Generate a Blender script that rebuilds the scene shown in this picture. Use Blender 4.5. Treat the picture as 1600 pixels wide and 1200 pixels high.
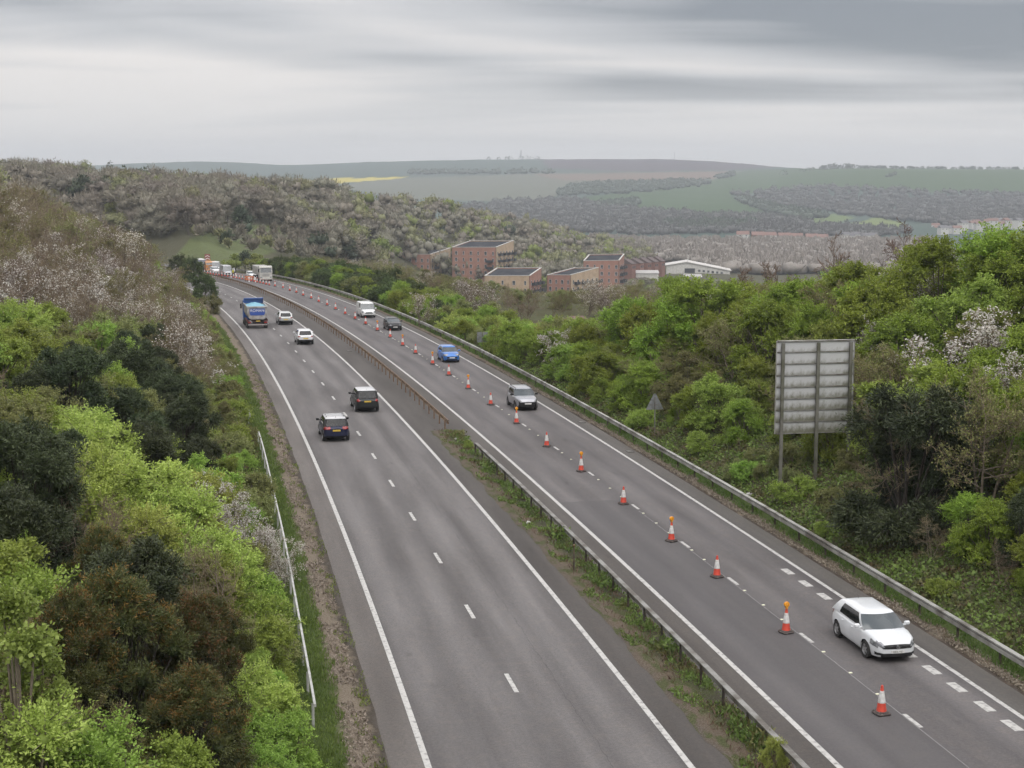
import bpy, bmesh, math, random
import numpy as np
from mathutils import Vector, Matrix

for o in list(bpy.data.objects): bpy.data.objects.remove(o)
scene = bpy.context.scene
COL = scene.collection

# ------------------------------------------------------------------ camera, sky, sun, exposure
FPX, HROW, CAMZ = 2350.0, 288.0, 17.2
PITCH = math.atan((600 - HROW) / FPX)
cam_d = bpy.data.cameras.new('camera'); cam = bpy.data.objects.new('camera', cam_d); COL.objects.link(cam)
cam.location = (0, 0, CAMZ); cam.rotation_euler = (math.pi/2 - PITCH, 0, 0)
cam_d.sensor_width = 36; cam_d.lens = FPX/1600*36; cam_d.clip_start = 0.5; cam_d.clip_end = 20000
scene.camera = cam

SKYX, SKYY = 1.75, 0.2
SUN_EL, SUN_AZ = math.radians(58), math.radians(150)
world = bpy.data.worlds.new('World'); scene.world = world; world.use_nodes = True
def build_world():
    nt = world.node_tree; N = nt.nodes; K = nt.links; N.clear()
    out = N.new('ShaderNodeOutputWorld')
    sky = N.new('ShaderNodeTexSky'); sky.sky_type = 'NISHITA'; sky.sun_disc = False
    sky.sun_elevation = SUN_EL; sky.sun_rotation = SUN_AZ
    bg1 = N.new('ShaderNodeBackground'); bg1.inputs[1].default_value = 0.12; K.new(sky.outputs[0], bg1.inputs[0])
    tc = N.new('ShaderNodeTexCoord'); sep = N.new('ShaderNodeSeparateXYZ'); K.new(tc.outputs['Generated'], sep.inputs[0])
    def m(op, a, b=None, c=None):
        n = N.new('ShaderNodeMath'); n.operation = op
        for i, v in enumerate((a, b, c)):
            if v is None: continue
            if isinstance(v, (int, float)): n.inputs[i].default_value = v
            else: K.new(v, n.inputs[i])
        return n.outputs[0]
    z = m('MAXIMUM', sep.outputs[2], 0.0)
    den = m('ADD', z, 0.075)
    px = m('DIVIDE', sep.outputs[0], den); py = m('DIVIDE', sep.outputs[1], den)
    comb = N.new('ShaderNodeCombineXYZ'); K.new(px, comb.inputs[0]); K.new(py, comb.inputs[1]); comb.inputs[2].default_value = 3.1
    def noise(scale, sx, sy, det, off):
        mp = N.new('ShaderNodeMapping'); mp.inputs['Scale'].default_value = (sx, sy, 1); mp.inputs['Location'].default_value = off
        K.new(comb.outputs[0], mp.inputs[0])
        n = N.new('ShaderNodeTexNoise'); n.inputs['Scale'].default_value = scale; n.inputs['Detail'].default_value = det
        n.inputs['Roughness'].default_value = 0.52; n.inputs['Distortion'].default_value = 0.5
        K.new(mp.outputs[0], n.inputs['Vector']); return n.outputs['Fac']
    n1 = noise(0.42, 0.42, 1.0, 3, (SKYX, SKYY, 0)); n2 = noise(0.9, 0.40, 1.0, 4, (7.7, 1.9, 0))
    f = m('ADD', m('MULTIPLY', n1, 0.68), m('MULTIPLY', n2, 0.32))
    ramp = N.new('ShaderNodeValToRGB'); K.new(f, ramp.inputs[0])
    e = ramp.color_ramp.elements
    e[0].position = 0.40; e[0].color = (0.150, 0.162, 0.182, 1)
    e[1].position = 0.60; e[1].color = (0.665, 0.625, 0.60, 1)
    q = ramp.color_ramp.elements.new(0.50); q.color = (0.415, 0.412, 0.42, 1)
    # overcast deck is seen edge-on near the horizon and blends to one even grey there
    hz = N.new('ShaderNodeMapRange'); hz.interpolation_type = 'SMOOTHSTEP'
    K.new(z, hz.inputs[0]); hz.inputs[1].default_value = 0.0; hz.inputs[2].default_value = 0.085
    mix = N.new('ShaderNodeMix'); mix.data_type = 'RGBA'; K.new(hz.outputs[0], mix.inputs[0])
    mix.inputs[6].default_value = (0.73, 0.708, 0.695, 1); K.new(ramp.outputs[0], mix.inputs[7])
    # overcast luminance, raised beyond standard towards the unseen zenith to light the ground
    bg2 = N.new('ShaderNodeBackground'); K.new(mix.outputs[2], bg2.inputs[0])
    K.new(m('ADD', m('MULTIPLY', z, 2.3), 0.80), bg2.inputs[1])
    ms = N.new('ShaderNodeMixShader'); ms.inputs[0].default_value = 0.93
    K.new(bg1.outputs[0], ms.inputs[1]); K.new(bg2.outputs[0], ms.inputs[2]); K.new(ms.outputs[0], out.inputs[0])
build_world()
sun_d = bpy.data.lights.new('sun', 'SUN'); sun = bpy.data.objects.new('sun', sun_d); COL.objects.link(sun)
sun_d.energy = 1.4; sun_d.angle = math.radians(80); sun_d.color = (1, 0.965, 0.92)
_sd = Vector((math.sin(SUN_AZ)*math.cos(SUN_EL), math.cos(SUN_AZ)*math.cos(SUN_EL), math.sin(SUN_EL)))
sun.rotation_euler = (-_sd).to_track_quat('-Z', 'Y').to_euler()
vs = scene.view_settings; vs.view_transform = 'Standard'; vs.look = 'None'; vs.exposure = 0.5; vs.gamma = 1.0; vs.use_curve_mapping = False
scene.render.engine = 'CYCLES'
cy = scene.cycles; cy.max_bounces = 5; cy.diffuse_bounces = 2; cy.glossy_bounces = 2; cy.transmission_bounces = 3
cy.transparent_max_bounces = 6; cy.volume_bounces = 0; cy.use_denoising = True
cy.caustics_reflective = False; cy.caustics_refractive = False
cy.sample_clamp_indirect = 6.0; cy.use_adaptive_sampling = True; cy.adaptive_threshold = 0.03; cy.adaptive_min_samples = 16

# ------------------------------------------------------------------ helpers
RNG = np.random.default_rng(11)
random.seed(5)

def link(o, parent=None):
    COL.objects.link(o)
    if parent is not None: o.parent = parent
    return o
def tag(o, label=None, cat=None, group=None, kind=None):
    if label: o['label'] = label
    if cat: o['category'] = cat
    if group: o['group'] = group
    if kind: o['kind'] = kind
    return o
def empty(name, loc=(0,0,0), rz=0.0, label=None, cat=None, group=None):
    o = bpy.data.objects.new(name, None); o.empty_display_size = 0.3
    o.location = loc; o.rotation_euler = (0, 0, rz); COL.objects.link(o)
    return tag(o, label, cat, group)
def mesh_np(name, co, quads, mats=(), tone=None, smooth=False, midx=None):
    """mesh from numpy arrays: co (n,3), quads (m,k)"""
    co = np.ascontiguousarray(co, np.float32); quads = np.ascontiguousarray(quads, np.int32)
    me = bpy.data.meshes.new(name); m, k = quads.shape
    me.vertices.add(len(co)); me.vertices.foreach_set('co', co.ravel())
    me.loops.add(m*k); me.loops.foreach_set('vertex_index', quads.ravel())
    me.polygons.add(m)
    me.polygons.foreach_set('loop_start', np.arange(0, m*k, k, dtype=np.int32))
    if smooth: me.polygons.foreach_set('use_smooth', np.ones(m, bool))
    if midx is not None: me.polygons.foreach_set('material_index', np.ascontiguousarray(midx, np.int32))
    for mt in mats: me.materials.append(mt)
    if tone is not None:
        a = me.attributes.new('tone', 'FLOAT', 'FACE'); a.data.foreach_set('value', np.ascontiguousarray(tone, np.float32))
    me.update(calc_edges=True); me.validate()
    return me
def mesh_py(name, v, f, mats=(), smooth=False, sharp=None):
    me = bpy.data.meshes.new(name); me.from_pydata([tuple(map(float, p)) for p in v], [], f)
    for mt in mats: me.materials.append(mt)
    if smooth:
        me.polygons.foreach_set('use_smooth', np.ones(len(me.polygons), bool))
        if sharp: me.set_sharp_from_angle(angle=math.radians(sharp))
    me.update(); return me
def ob(name, me, parent=None, loc=None, rz=None):
    o = bpy.data.objects.new(name, me)
    if loc is not None: o.location = loc
    if rz is not None: o.rotation_euler = (0, 0, rz)
    return link(o, parent)

class MB:
    """collects simple solids into one mesh"""
    def __init__(s): s.v = []; s.f = []
    def add(s, v, f):
        n = len(s.v); s.v += [tuple(p) for p in v]; s.f += [tuple(i+n for i in q) for q in f]; return s
    def box(s, c, d, rz=0.0, ch=0.0, taper=(1, 1)):
        cx, cy_, cz = c; hx, hy, hz = d[0]/2, d[1]/2, d[2]/2
        bm = bmesh.new(); bmesh.ops.create_cube(bm, size=2)
        for p in bm.verts:
            t = taper if p.co.z > 0 else (1, 1)
            p.co = Vector((p.co.x*hx*t[0], p.co.y*hy*t[1], p.co.z*hz))
        if ch > 0: bmesh.ops.bevel(bm, geom=bm.edges[:], offset=ch, segments=1, affect='EDGES', profile=0.5)
        c_, s_ = math.cos(rz), math.sin(rz); bm.verts.index_update()
        v = [(cx + p.co.x*c_ - p.co.y*s_, cy_ + p.co.x*s_ + p.co.y*c_, cz + p.co.z) for p in bm.verts]
        f = [[q.index for q in fa.verts] for fa in bm.faces]; bm.free()
        return s.add(v, f)
    def prism(s, poly, a0, a1, axis='y'):
        """poly of 2-D points extruded along an axis: 'y' -> (x,z), 'x' -> (y,z), 'z' -> (x,y)"""
        n = len(poly)
        def P(p, a): return {'y': (p[0], a, p[1]), 'x': (a, p[0], p[1]), 'z': (p[0], p[1], a)}[axis]
        v = [P(p, a0) for p in poly] + [P(p, a1) for p in poly]
        f = [tuple(range(n))[::-1], tuple(range(n, 2*n))] + [(i, (i+1) % n, n+(i+1) % n, n+i) for i in range(n)]
        return s.add(v, f)
    def tube(s, p0, p1, r0, r1=None, n=6, cap=True):
        r1 = r0 if r1 is None else r1
        p0, p1 = Vector(p0), Vector(p1); d = (p1-p0).normalized()
        a = d.orthogonal().normalized(); b = d.cross(a)
        v = [p0 + (a*math.cos(t) + b*math.sin(t))*r0 for t in [2*math.pi*i/n for i in range(n)]]
        v += [p1 + (a*math.cos(t) + b*math.sin(t))*r1 for t in [2*math.pi*i/n for i in range(n)]]
        f = [(i, (i+1) % n, n+(i+1) % n, n+i) for i in range(n)]
        if cap: f += [tuple(range(n))[::-1], tuple(range(n, 2*n))]
        return s.add(v, f)
    def lathe(s, prof, n=16, c=(0, 0, 0), axis='z'):
        v = []
        for r, h in prof:
            for i in range(n):
                t = 2*math.pi*i/n; x, y = r*math.cos(t), r*math.sin(t)
                v.append((c[0]+x, c[1]+y, c[2]+h) if axis == 'z' else ((c[0]+x, c[1]+h, c[2]+y) if axis == 'y' else (c[0]+h, c[1]+x, c[2]+y)))
        f = []
        for j in range(len(prof)-1):
            for i in range(n): f.append((j*n+i, j*n+(i+1) % n, (j+1)*n+(i+1) % n, (j+1)*n+i))
        if prof[0][0] > 1e-4: f.append(tuple(range(n))[::-1])
        if prof[-1][0] > 1e-4: f.append(tuple(range((len(prof)-1)*n, len(prof)*n)))
        return s.add(v, f)
    def mesh(s, name, mat, smooth=False, sharp=35):
        me = mesh_py(name, s.v, s.f, [mat] if mat else [], smooth, sharp)
        bm = bmesh.new(); bm.from_mesh(me); bmesh.ops.recalc_face_normals(bm, faces=bm.faces[:]); bm.to_mesh(me); bm.free()
        return me
    def build(s, name, mat, parent=None, smooth=False, sharp=35, loc=None, rz=None):
        return ob(name, s.mesh(name, mat, smooth, sharp), parent, loc, rz)

# ------------------------------------------------------------------ materials
MATS = {}
def nodes_mat(name):
    m = bpy.data.materials.new(name); m.use_nodes = True
    nt = m.node_tree; b = nt.nodes['Principled BSDF']; return m, nt, b
def setin(b, **kw):
    for k, v in kw.items(): b.inputs[k.replace('_', ' ')].default_value = v
def mixrgb(nt, fac, a, b, mode='MIX'):
    n = nt.nodes.new('ShaderNodeMix'); n.data_type = 'RGBA'; n.blend_type = mode
    for i, v in ((0, fac), (6, a), (7, b)):
        if hasattr(v, 'is_linked'): nt.links.new(v, n.inputs[i])
        elif isinstance(v, (int, float)): n.inputs[i].default_value = v
        else: n.inputs[i].default_value = (*v[:3], 1)
    return n.outputs[2]
def noise(nt, scale, detail=4, vec=None, rough=0.55, sc=None, coord='Object'):
    n = nt.nodes.new('ShaderNodeTexNoise'); n.inputs['Scale'].default_value = scale; n.inputs['Detail'].default_value = detail
    n.inputs['Roughness'].default_value = rough
    if vec is None:
        t = nt.nodes.new('ShaderNodeTexCoord'); vec = t.outputs[coord]
    if sc is not None:
        mp = nt.nodes.new('ShaderNodeMapping'); mp.inputs['Scale'].default_value = sc; nt.links.new(vec, mp.inputs[0]); vec = mp.outputs[0]
    nt.links.new(vec, n.inputs['Vector']); return n.outputs['Fac']
def ramp(nt, fac, lo, hi):
    n = nt.nodes.new('ShaderNodeMapRange'); n.interpolation_type = 'SMOOTHSTEP'; n.clamp = True
    nt.links.new(fac, n.inputs[0]); n.inputs[1].default_value = lo; n.inputs[2].default_value = hi; return n.outputs[0]
def bump(nt, b, h, strength=0.3, dist=0.02):
    n = nt.nodes.new('ShaderNodeBump'); n.inputs['Strength'].default_value = strength; n.inputs['Distance'].default_value = dist
    nt.links.new(h, n.inputs['Height']); nt.links.new(n.outputs[0], b.inputs['Normal'])
def mat(name, col, rough=0.6, metal=0.0, col2=None, scale=3.0, lo=0.4, hi=0.65, spec=0.5, coat=0.0, bmp=0.0, detail=5, stretch=None):
    """plain surface with procedural wear: col blended to col2 by noise"""
    if name in MATS: return MATS[name]
    m, nt, b = nodes_mat(name); setin(b, Roughness=rough, Metallic=metal); b.inputs['Specular IOR Level'].default_value = spec
    if coat: b.inputs['Coat Weight'].default_value = coat; b.inputs['Coat Roughness'].default_value = 0.05
    col2 = col2 or tuple(c*0.82 for c in col)
    f = noise(nt, scale, detail, sc=stretch)
    nt.links.new(mixrgb(nt, ramp(nt, f, lo, hi), col, col2), b.inputs['Base Color'])
    if bmp: bump(nt, b, f, bmp)
    MATS[name] = m; return m

def leaf_mat(name, c1, c2, c3=None, trans=0.25, var=0.25, rough=0.55):
    """foliage: c1..c2 by the leaf's own tone, whole plants vary a little from one another"""
    if name in MATS: return MATS[name]
    m, nt, b = nodes_mat(name)
    at = nt.nodes.new('ShaderNodeAttribute'); at.attribute_name = 'tone'
    oi = nt.nodes.new('ShaderNodeObjectInfo')
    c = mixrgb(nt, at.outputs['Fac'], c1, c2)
    if c3 is not None:
        f = ramp(nt, noise(nt, 0.8, 2), 0.5, 0.68); c = mixrgb(nt, f, c, c3)
    hsv = nt.nodes.new('ShaderNodeHueSaturation'); nt.links.new(c, hsv.inputs['Color'])
    mr = nt.nodes.new('ShaderNodeMapRange'); nt.links.new(oi.outputs['Random'], mr.inputs[0]); mr.inputs[3].default_value = 1-var; mr.inputs[4].default_value = 1+var
    nt.links.new(mr.outputs[0], hsv.inputs['Value'])
    mh = nt.nodes.new('ShaderNodeMath'); mh.operation = 'MULTIPLY_ADD'; nt.links.new(oi.outputs['Random'], mh.inputs[0]); mh.inputs[1].default_value = 0.045; mh.inputs[2].default_value = 0.478
    nt.links.new(mh.outputs[0], hsv.inputs['Hue'])
    nt.links.new(hsv.outputs[0], b.inputs['Base Color']); setin(b, Roughness=rough); b.inputs['Specular IOR Level'].default_value = 0.25
    if trans > 0:
        tr = nt.nodes.new('ShaderNodeBsdfTranslucent'); nt.links.new(hsv.outputs[0], tr.inputs[0])
        mx = nt.nodes.new('ShaderNodeMixShader'); mx.inputs[0].default_value = trans
        nt.links.new(b.outputs[0], mx.inputs[1]); nt.links.new(tr.outputs[0], mx.inputs[2])
        nt.links.new(mx.outputs[0], nt.nodes['Material Output'].inputs[0])
    MATS[name] = m; return m

# ------------------------------------------------------------------ the road's line in plan (offsets are metres to the right of the central reserve's left edge line)
_CO = [-0.1740404448210264, 0.7306860007030928, -3.352469974771422, -15.964648036083458, 12.753135850071402]
_DC = np.polyder(_CO)
def _road_samples():
    pts = []; Y = -60.0; x40 = np.polyval(_CO, 0.4); s40 = np.polyval(_DC, 0.4)/100
    while Y < 300:
        pts.append((x40 + s40*(Y-40), Y) if Y < 40 else (np.polyval(_CO, Y/100), Y)); Y += 1.0
    x, y = pts[-1]; h = math.atan(np.polyval(_DC, y/100)/100); k = -1/900.
    for i in range(290):
        h += k; x += math.sin(h); y += math.cos(h); pts.append((x, y))
        if i > 25: k = -1/1600.
        if i > 95: k = -1/170.
    return np.array(pts)
RD = _road_samples()
RS = np.r_[0, np.cumsum(np.linalg.norm(np.diff(RD, axis=0), axis=1))]
_T = np.gradient(RD, axis=0); _T /= np.linalg.norm(_T, axis=1)[:, None]
RNRM = np.c_[_T[:, 1], -_T[:, 0]]
S0 = np.interp(0.0, RD[:, 1], RS)
def zroad(Y):
    Y = np.asarray(Y, float)
    return -6e-5*np.where(Y < 120, 0, np.where(Y < 330, (Y-120)**2, 210**2 + 2*210*(Y-330)))
def road_pt(s, o, dz=0.0):
    s = np.asarray(s, float)
    x = np.interp(s, RS, RD[:, 0]); y = np.interp(s, RS, RD[:, 1]); nx = np.interp(s, RS, RNRM[:, 0]); ny = np.interp(s, RS, RNRM[:, 1])
    X, Y = x + nx*o, y + ny*o
    return np.stack([X, Y, zroad(y) + dz], axis=-1)
def road_so(X, Y):
    """arc length and offset of plan points"""
    X = np.atleast_1d(np.asarray(X, float)); Y = np.atleast_1d(np.asarray(Y, float))
    S = np.empty(len(X)); O = np.empty(len(X)); R2 = RD[::2]
    for i in range(0, len(X), 4000):
        d2 = (X[i:i+4000, None]-R2[None, :, 0])**2 + (Y[i:i+4000, None]-R2[None, :, 1])**2
        j = np.argmin(d2, axis=1)*2
        dx, dy = X[i:i+4000]-RD[j, 0], Y[i:i+4000]-RD[j, 1]
        O[i:i+4000] = dx*RNRM[j, 0] + dy*RNRM[j, 1]; S[i:i+4000] = RS[j] + dx*_T[j, 0] + dy*_T[j, 1]
        far = np.sqrt(d2.min(axis=1)); O[i:i+4000] = np.sign(O[i:i+4000])*np.maximum(np.abs(O[i:i+4000]), far*0.999)
    return S, O
def heading(s):
    tx, ty = np.interp(s, RS, _T[:, 0]), np.interp(s, RS, _T[:, 1]); return math.atan2(ty, tx)
def zrow(row, Y):
    """height seen at an image row at forward distance Y"""
    a = math.atan((row-600)/FPX) + PITCH
    return CAMZ - Y*math.tan(a)
def pix(X, Y, Z):
    d = CAMZ - np.asarray(Z); ca, sa = math.cos(PITCH), math.sin(PITCH)
    zc = Y*ca + d*sa; yc = d*ca - Y*sa
    return 800 + FPX*np.asarray(X)/zc, 600 + FPX*yc/zc
def road_px(x, row, dz=0.0):
    """the point on the road seen at a pixel -> (s, o)"""
    a = math.atan((row-600)/FPX) + PITCH; Z = 0.0
    for _ in range(40):
        Y = (CAMZ-Z-dz)/math.tan(a); Z = float(zroad(Y))
    d = CAMZ-Z-dz; zc = Y*math.cos(PITCH) + d*math.sin(PITCH)
    s, o = road_so((x-800)/FPX*zc, Y); return float(s[0]), float(o[0])
O_L, O_LD, O_M, O_B, O_N, O_C, O_RD, O_R = -7.7, -3.87, 0.0, 2.6, 4.33, 7.85, 8.2, 11.85
PAVE_L, PAVE_R = -8.75, 12.95
# ------------------------------------------------------------------ terrain
def sstep(a, b, x):
    t = np.clip((x-a)/(b-a), 0, 1); return t*t*(3-2*t)
_SKX = [-400, 0, 120, 250, 350, 450, 560, 700, 800, 950, 1060, 1150, 1250, 1300, 1400, 1600, 2000]
_SKR = [264, 262, 258, 251.5, 249.5, 257, 251.5, 248, 247, 246.5, 246.5, 253, 259, 261, 263, 264, 266]
_COLS = {  # image column -> (distance, ground height) of the wooded spur and the valley, then far slopes given by image row
    -300: [(350, 13), (600, 14), (850, -4), (1200, -18)],
    0:   [(350, 13), (600, 14.5), (850, -4), (1200, -18)],
    130: [(350, 8), (430, 7), (600, 14.5), (850, -4), (1200, -18)],
    250: [(350, 3), (420, 2.5), (600, 13), (850, -6), (1200, -20)],
    400: [(350, -2.2), (430, -3), (500, 0), (640, 12), (880, -9), (1200, -24)],
    540: [(350, -5), (470, -10), (560, -9), (700, 9.5), (940, -14), (1200, -26)],
    620: [(350, -13), (520, -21), (680, -22), (800, 6.5), (1000, -16), (1200, -28)],
    700: [(350, -16), (520, -25), (700, -29), (860, 0), (1080, -21), (1250, -29)],
    820: [(350, -17), (520, -26), (720, -31), (980, -11), (1200, -29)],
    900: [(350, -17), (520, -26), (720, -31), (1060, -26), (1250, -31)],
    1000: [(350, -17), (520, -26), (720, -32), (950, -36), (1250, -35)],
    1300: [(350, -17), (520, -26), (720, -32), (950, -37), (1250, -36)],
    1900: [(350, -17), (520, -26), (720, -32), (950, -37), (1250, -36)],
}
_TY = np.geomspace(300, 6600, 220); _TX = np.linspace(-300, 1900, 111)
def _far_table():
    rows = []
    for cx in sorted(_COLS):
        c = list(_COLS[cx]); sk = float(np.interp(cx, _SKX, _SKR))
        for Y, r in ((1500, 384), (1800, 364), (2200, 340), (2800, 310), (3500, 284)): c.append((Y, zrow(r, Y)))
        rows.append((cx, c))
    T = np.zeros((len(_TX), len(_TY)))
    for i, cx in enumerate(_TX):
        vals = []
        for k, c in rows: vals.append(np.interp(_TY, [p[0] for p in c], [p[1] for p in c]))
        base = np.array([np.interp(cx, [r[0] for r in rows], [v[j] for v in vals]) for j in range(len(_TY))])
        sk = float(np.interp(cx, _SKX, _SKR)); near = np.interp(cx, [1180, 1330], [0, 1])
        Ysk = 4700 - 1000*near; zsk = zrow(sk, Ysk)
        Ys = [2800, Ysk-500, Ysk, Ysk+500, 6600]
        zs = [zrow(310-6*near, 2800), zrow(sk+(11 if near < .5 else 5), Ysk-500), zsk, zsk-22, zsk-70]
        m = _TY > 2800; base[m] = np.interp(_TY[m], Ys, zs)
        T[i] = base
    for ax, k in ((1, 5), (0, 5), (1, 3)):
        ker = np.ones(k)/k; pad = k//2
        T = np.apply_along_axis(lambda r: np.convolve(np.pad(r, pad, mode='edge'), ker, 'valid'), ax, T)
    return T
_FT = _far_table()
def zfar(X, Y):
    cx = np.clip(800 + FPX*X/np.maximum(Y, 1), -300, 1900); ly = np.clip(np.log(np.maximum(Y, 300)/300)/np.log(6600/300)*(len(_TY)-1), 0, len(_TY)-1.001)
    fx = np.clip((cx+300)/2200*(len(_TX)-1), 0, len(_TX)-1.001)
    i = fx.astype(int); j = ly.astype(int); a = fx-i; b = ly-j
    return (_FT[i, j]*(1-a)*(1-b) + _FT[i+1, j]*a*(1-b) + _FT[i, j+1]*(1-a)*b + _FT[i+1, j+1]*a*b)
def wob(X, Y, L, seed=0):
    return (np.sin(X/L*2.1+seed)*np.cos(Y/L*1.7+seed*1.3) + 0.5*np.sin(X/L*4.3+Y/L*3.1+seed*2.1) + 0.35*np.sin(-X/L*7.7+Y/L*6.1+seed))/1.85
def ground_z(X, Y, so=None):
    X = np.atleast_1d(np.asarray(X, float)); Y = np.atleast_1d(np.asarray(Y, float))
    s, o = road_so(X, Y) if so is None else so
    ry = np.interp(s, RS, RD[:, 1]); zr = zroad(ry)
    hl = np.interp(Y, [0, 150, 230, 300, 400], [11, 12, 12, 10, 6])
    hr = np.interp(Y, [0, 40, 90, 115, 140, 165, 400], [10, 10, 9, 5.5, 1.2, -1.0, -3])
    val = np.interp(Y, [0, 150, 350], [-5, -10, -17])
    right = hr + (val-hr)*sstep(36, 120, o)
    near = np.where(o < 0, hl, right) + wob(X, Y, 14, 1)*0.5
    w = sstep(300, 430, Y)
    nat = near*(1-w) + (zfar(X, Y) + wob(X, Y, 60, 2)*1.2*sstep(400, 600, Y))*w
    d = np.maximum(0, np.where(o > 0, o-14.7, -o-11.3))
    return np.clip(nat, zr-0.45*d, zr+0.47*d) - 0.14*(d <= 0) + np.where(d > 0, wob(X, Y, 2.3, 5)*np.minimum(d*0.05, 0.22), 0)

FIELDS = [  # image polygon of each field on the far downs, its own crop colour
    ([(-300, 230), (1900, 230), (1900, 500), (-300, 500)], (0.062, 0.098, 0.082)),
    ([(835, 240), (1060, 240), (1150, 252), (1265, 259), (1150, 265), (1000, 268), (860, 263)], (0.088, 0.072, 0.085)),
    ([(520, 292), (600, 279), (860, 271), (1160, 267), (1110, 282), (900, 286), (870, 306), (840, 315), (640, 311)], (0.130, 0.142, 0.108)),
    ([(830, 273), (1155, 267.5), (1105, 281), (880, 281)], (0.185, 0.138, 0.108)),
    ([(462, 284), (520, 279), (640, 276), (610, 280), (525, 287)], (0.50, 0.43, 0.06)),
    ([(905, 309), (1000, 297), (1108, 283), (1160, 267), (1290, 261), (1700, 260), (1700, 304), (1350, 296), (1200, 299), (1140, 306), (1170, 320), (1235, 337), (1100, 338), (960, 328)], (0.052, 0.096, 0.036)),
    ([(1235, 350), (1300, 334), (1335, 340), (1300, 352)], (0.13, 0.185, 0.07)), ([(1310, 354), (1372, 339), (1420, 352), (1370, 366)], (0.17, 0.22, 0.08)),
]
def in_poly(px, py, poly):
    c = np.zeros(len(px), bool); n = len(poly); j = n-1
    for i in range(n):
        xi, yi = poly[i]; xj, yj = poly[j]
        t = ((yi > py) != (yj > py)) & (px < (xj-xi)*(py-yi)/((yj-yi) or 1e-9) + xi); c ^= t; j = i
    return c
def build_ground():
    ys = np.r_[np.linspace(-58, 14, 14), 14 + np.cumsum(np.full(200, 1.0)), np.geomspace(216, 7000, 270)]
    u = np.r_[-1.5, -1.1, np.linspace(-0.8, -0.36, 16), np.linspace(-0.352, 0.352, 240), np.linspace(0.36, 0.8, 16), 1.1, 1.5]
    U, Yg = np.meshgrid(u, ys); Xg = U*np.maximum(Yg+62, 4)*np.where(Yg < 300, 1, 1)
    # columns fan out from 62 m behind the camera; far away this is the same fan as the view
    X, Y = Xg.ravel(), Yg.ravel()
    so = road_so(X, Y); Z = ground_z(X, Y, so); o = so[1]
    px, py = pix(X, np.maximum(Y, 5), Z)
    col = np.tile(np.array([[0.075, 0.082, 0.040]]), (len(X), 1))
    n1 = wob(X, Y, 9, 3)[:, None]*0.5+0.5
    col = col*(1-n1*0.4) + np.array([[0.085, 0.070, 0.045]])*n1*0.4
    bank = in_poly(px, py, [(275, 402), (300, 372), (345, 352), (440, 352), (470, 372), (420, 398), (360, 412)]) & (Y > 340) & (Y < 700)
    col[bank] = (0.11, 0.135, 0.06)
    far = Y > 1300
    for poly, c in FIELDS:
        m = far & in_poly(px + wob(X, Y, 90, 4)*3, py, poly); col[m] = c
    mid = (Y > 330) & ~far & ~bank
    col[mid] = np.array([0.085, 0.085, 0.055])
    me = mesh_np('ground', np.c_[X, Y, Z], _grid(len(ys), len(u)), smooth=True)
    a = me.attributes.new('land', 'FLOAT_COLOR', 'POINT'); a.data.foreach_set('color', np.c_[col, np.ones(len(col))].astype(np.float32).ravel())
    m, nt, b = nodes_mat('earth_and_fields')
    at = nt.nodes.new('ShaderNodeAttribute'); at.attribute_name = 'land'
    f = noise(nt, 0.35, 6); g = noise(nt, 5.0, 4)
    c = mixrgb(nt, ramp(nt, f, 0.35, 0.7), at.outputs['Color'], (0.9, 0.85, 0.8), 'MULTIPLY')
    c = mixrgb(nt, ramp(nt, g, 0.4, 0.7), c, (0.72, 0.68, 0.62), 'MULTIPLY')
    nt.links.new(c, b.inputs['Base Color']); setin(b, Roughness=0.95); b.inputs['Specular IOR Level'].default_value = 0.1
    bump(nt, b, g, 0.5, 0.05)
    me.materials.append(m)
    return tag(ob('ground', me), kind='structure')
def _grid(nr, nc):
    i = np.arange(nr*nc).reshape(nr, nc)
    return np.stack([i[:-1, :-1], i[:-1, 1:], i[1:, 1:], i[1:, :-1]], -1).reshape(-1, 4)
build_ground()

# ------------------------------------------------------------------ road, markings
def ribbon(name, s0, s1, offs, dz, m, ds=2.0, parent=None, jit=0.0, uv=True, crown=None):
    ss = np.arange(s0, s1+0.01, ds); V = []
    for k, o in enumerate(offs):
        oo = np.full(len(ss), float(o))
        if jit and k in (0, len(offs)-1): oo = oo + (wob(ss, ss*0+o*7, 1.3, 2)*0.6 + wob(ss, ss*0+o*3, 5.1, 6))*jit
        p = np.array([road_pt(s, q) for s, q in zip(ss, oo)]); p[:, 2] += dz + (crown[k] if crown else 0); V.append(p)
    V = np.stack(V, 1); nr, nc = V.shape[:2]
    me = mesh_np(name, V.reshape(-1, 3), _grid(nr, nc)[:, ::1], [m], smooth=True)
    if uv:
        U = np.stack([np.tile(np.array(offs, float), (nr, 1)), np.tile(ss[:, None], (1, nc))], -1).reshape(-1, 2)
        lay = me.uv_layers.new(name='road'); li = np.empty(len(me.loops), np.int32); me.loops.foreach_get('vertex_index', li)
        lay.data.foreach_set('uv', U[li].astype(np.float32).ravel())
    return ob(name, me, parent)
def uv_split(nt):
    n = nt.nodes.new('ShaderNodeUVMap'); n.uv_map = 'road'; s = nt.nodes.new('ShaderNodeSeparateXYZ'); nt.links.new(n.outputs[0], s.inputs[0])
    return n.outputs[0], s.outputs[0], s.outputs[1]
def math_n(nt, op, a, b=0.0):
    n = nt.nodes.new('ShaderNodeMath'); n.operation = op
    for i, v in enumerate((a, b)):
        if isinstance(v, (int, float)): n.inputs[i].default_value = v
        else: nt.links.new(v, n.inputs[i])
    return n.outputs[0]
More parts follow.
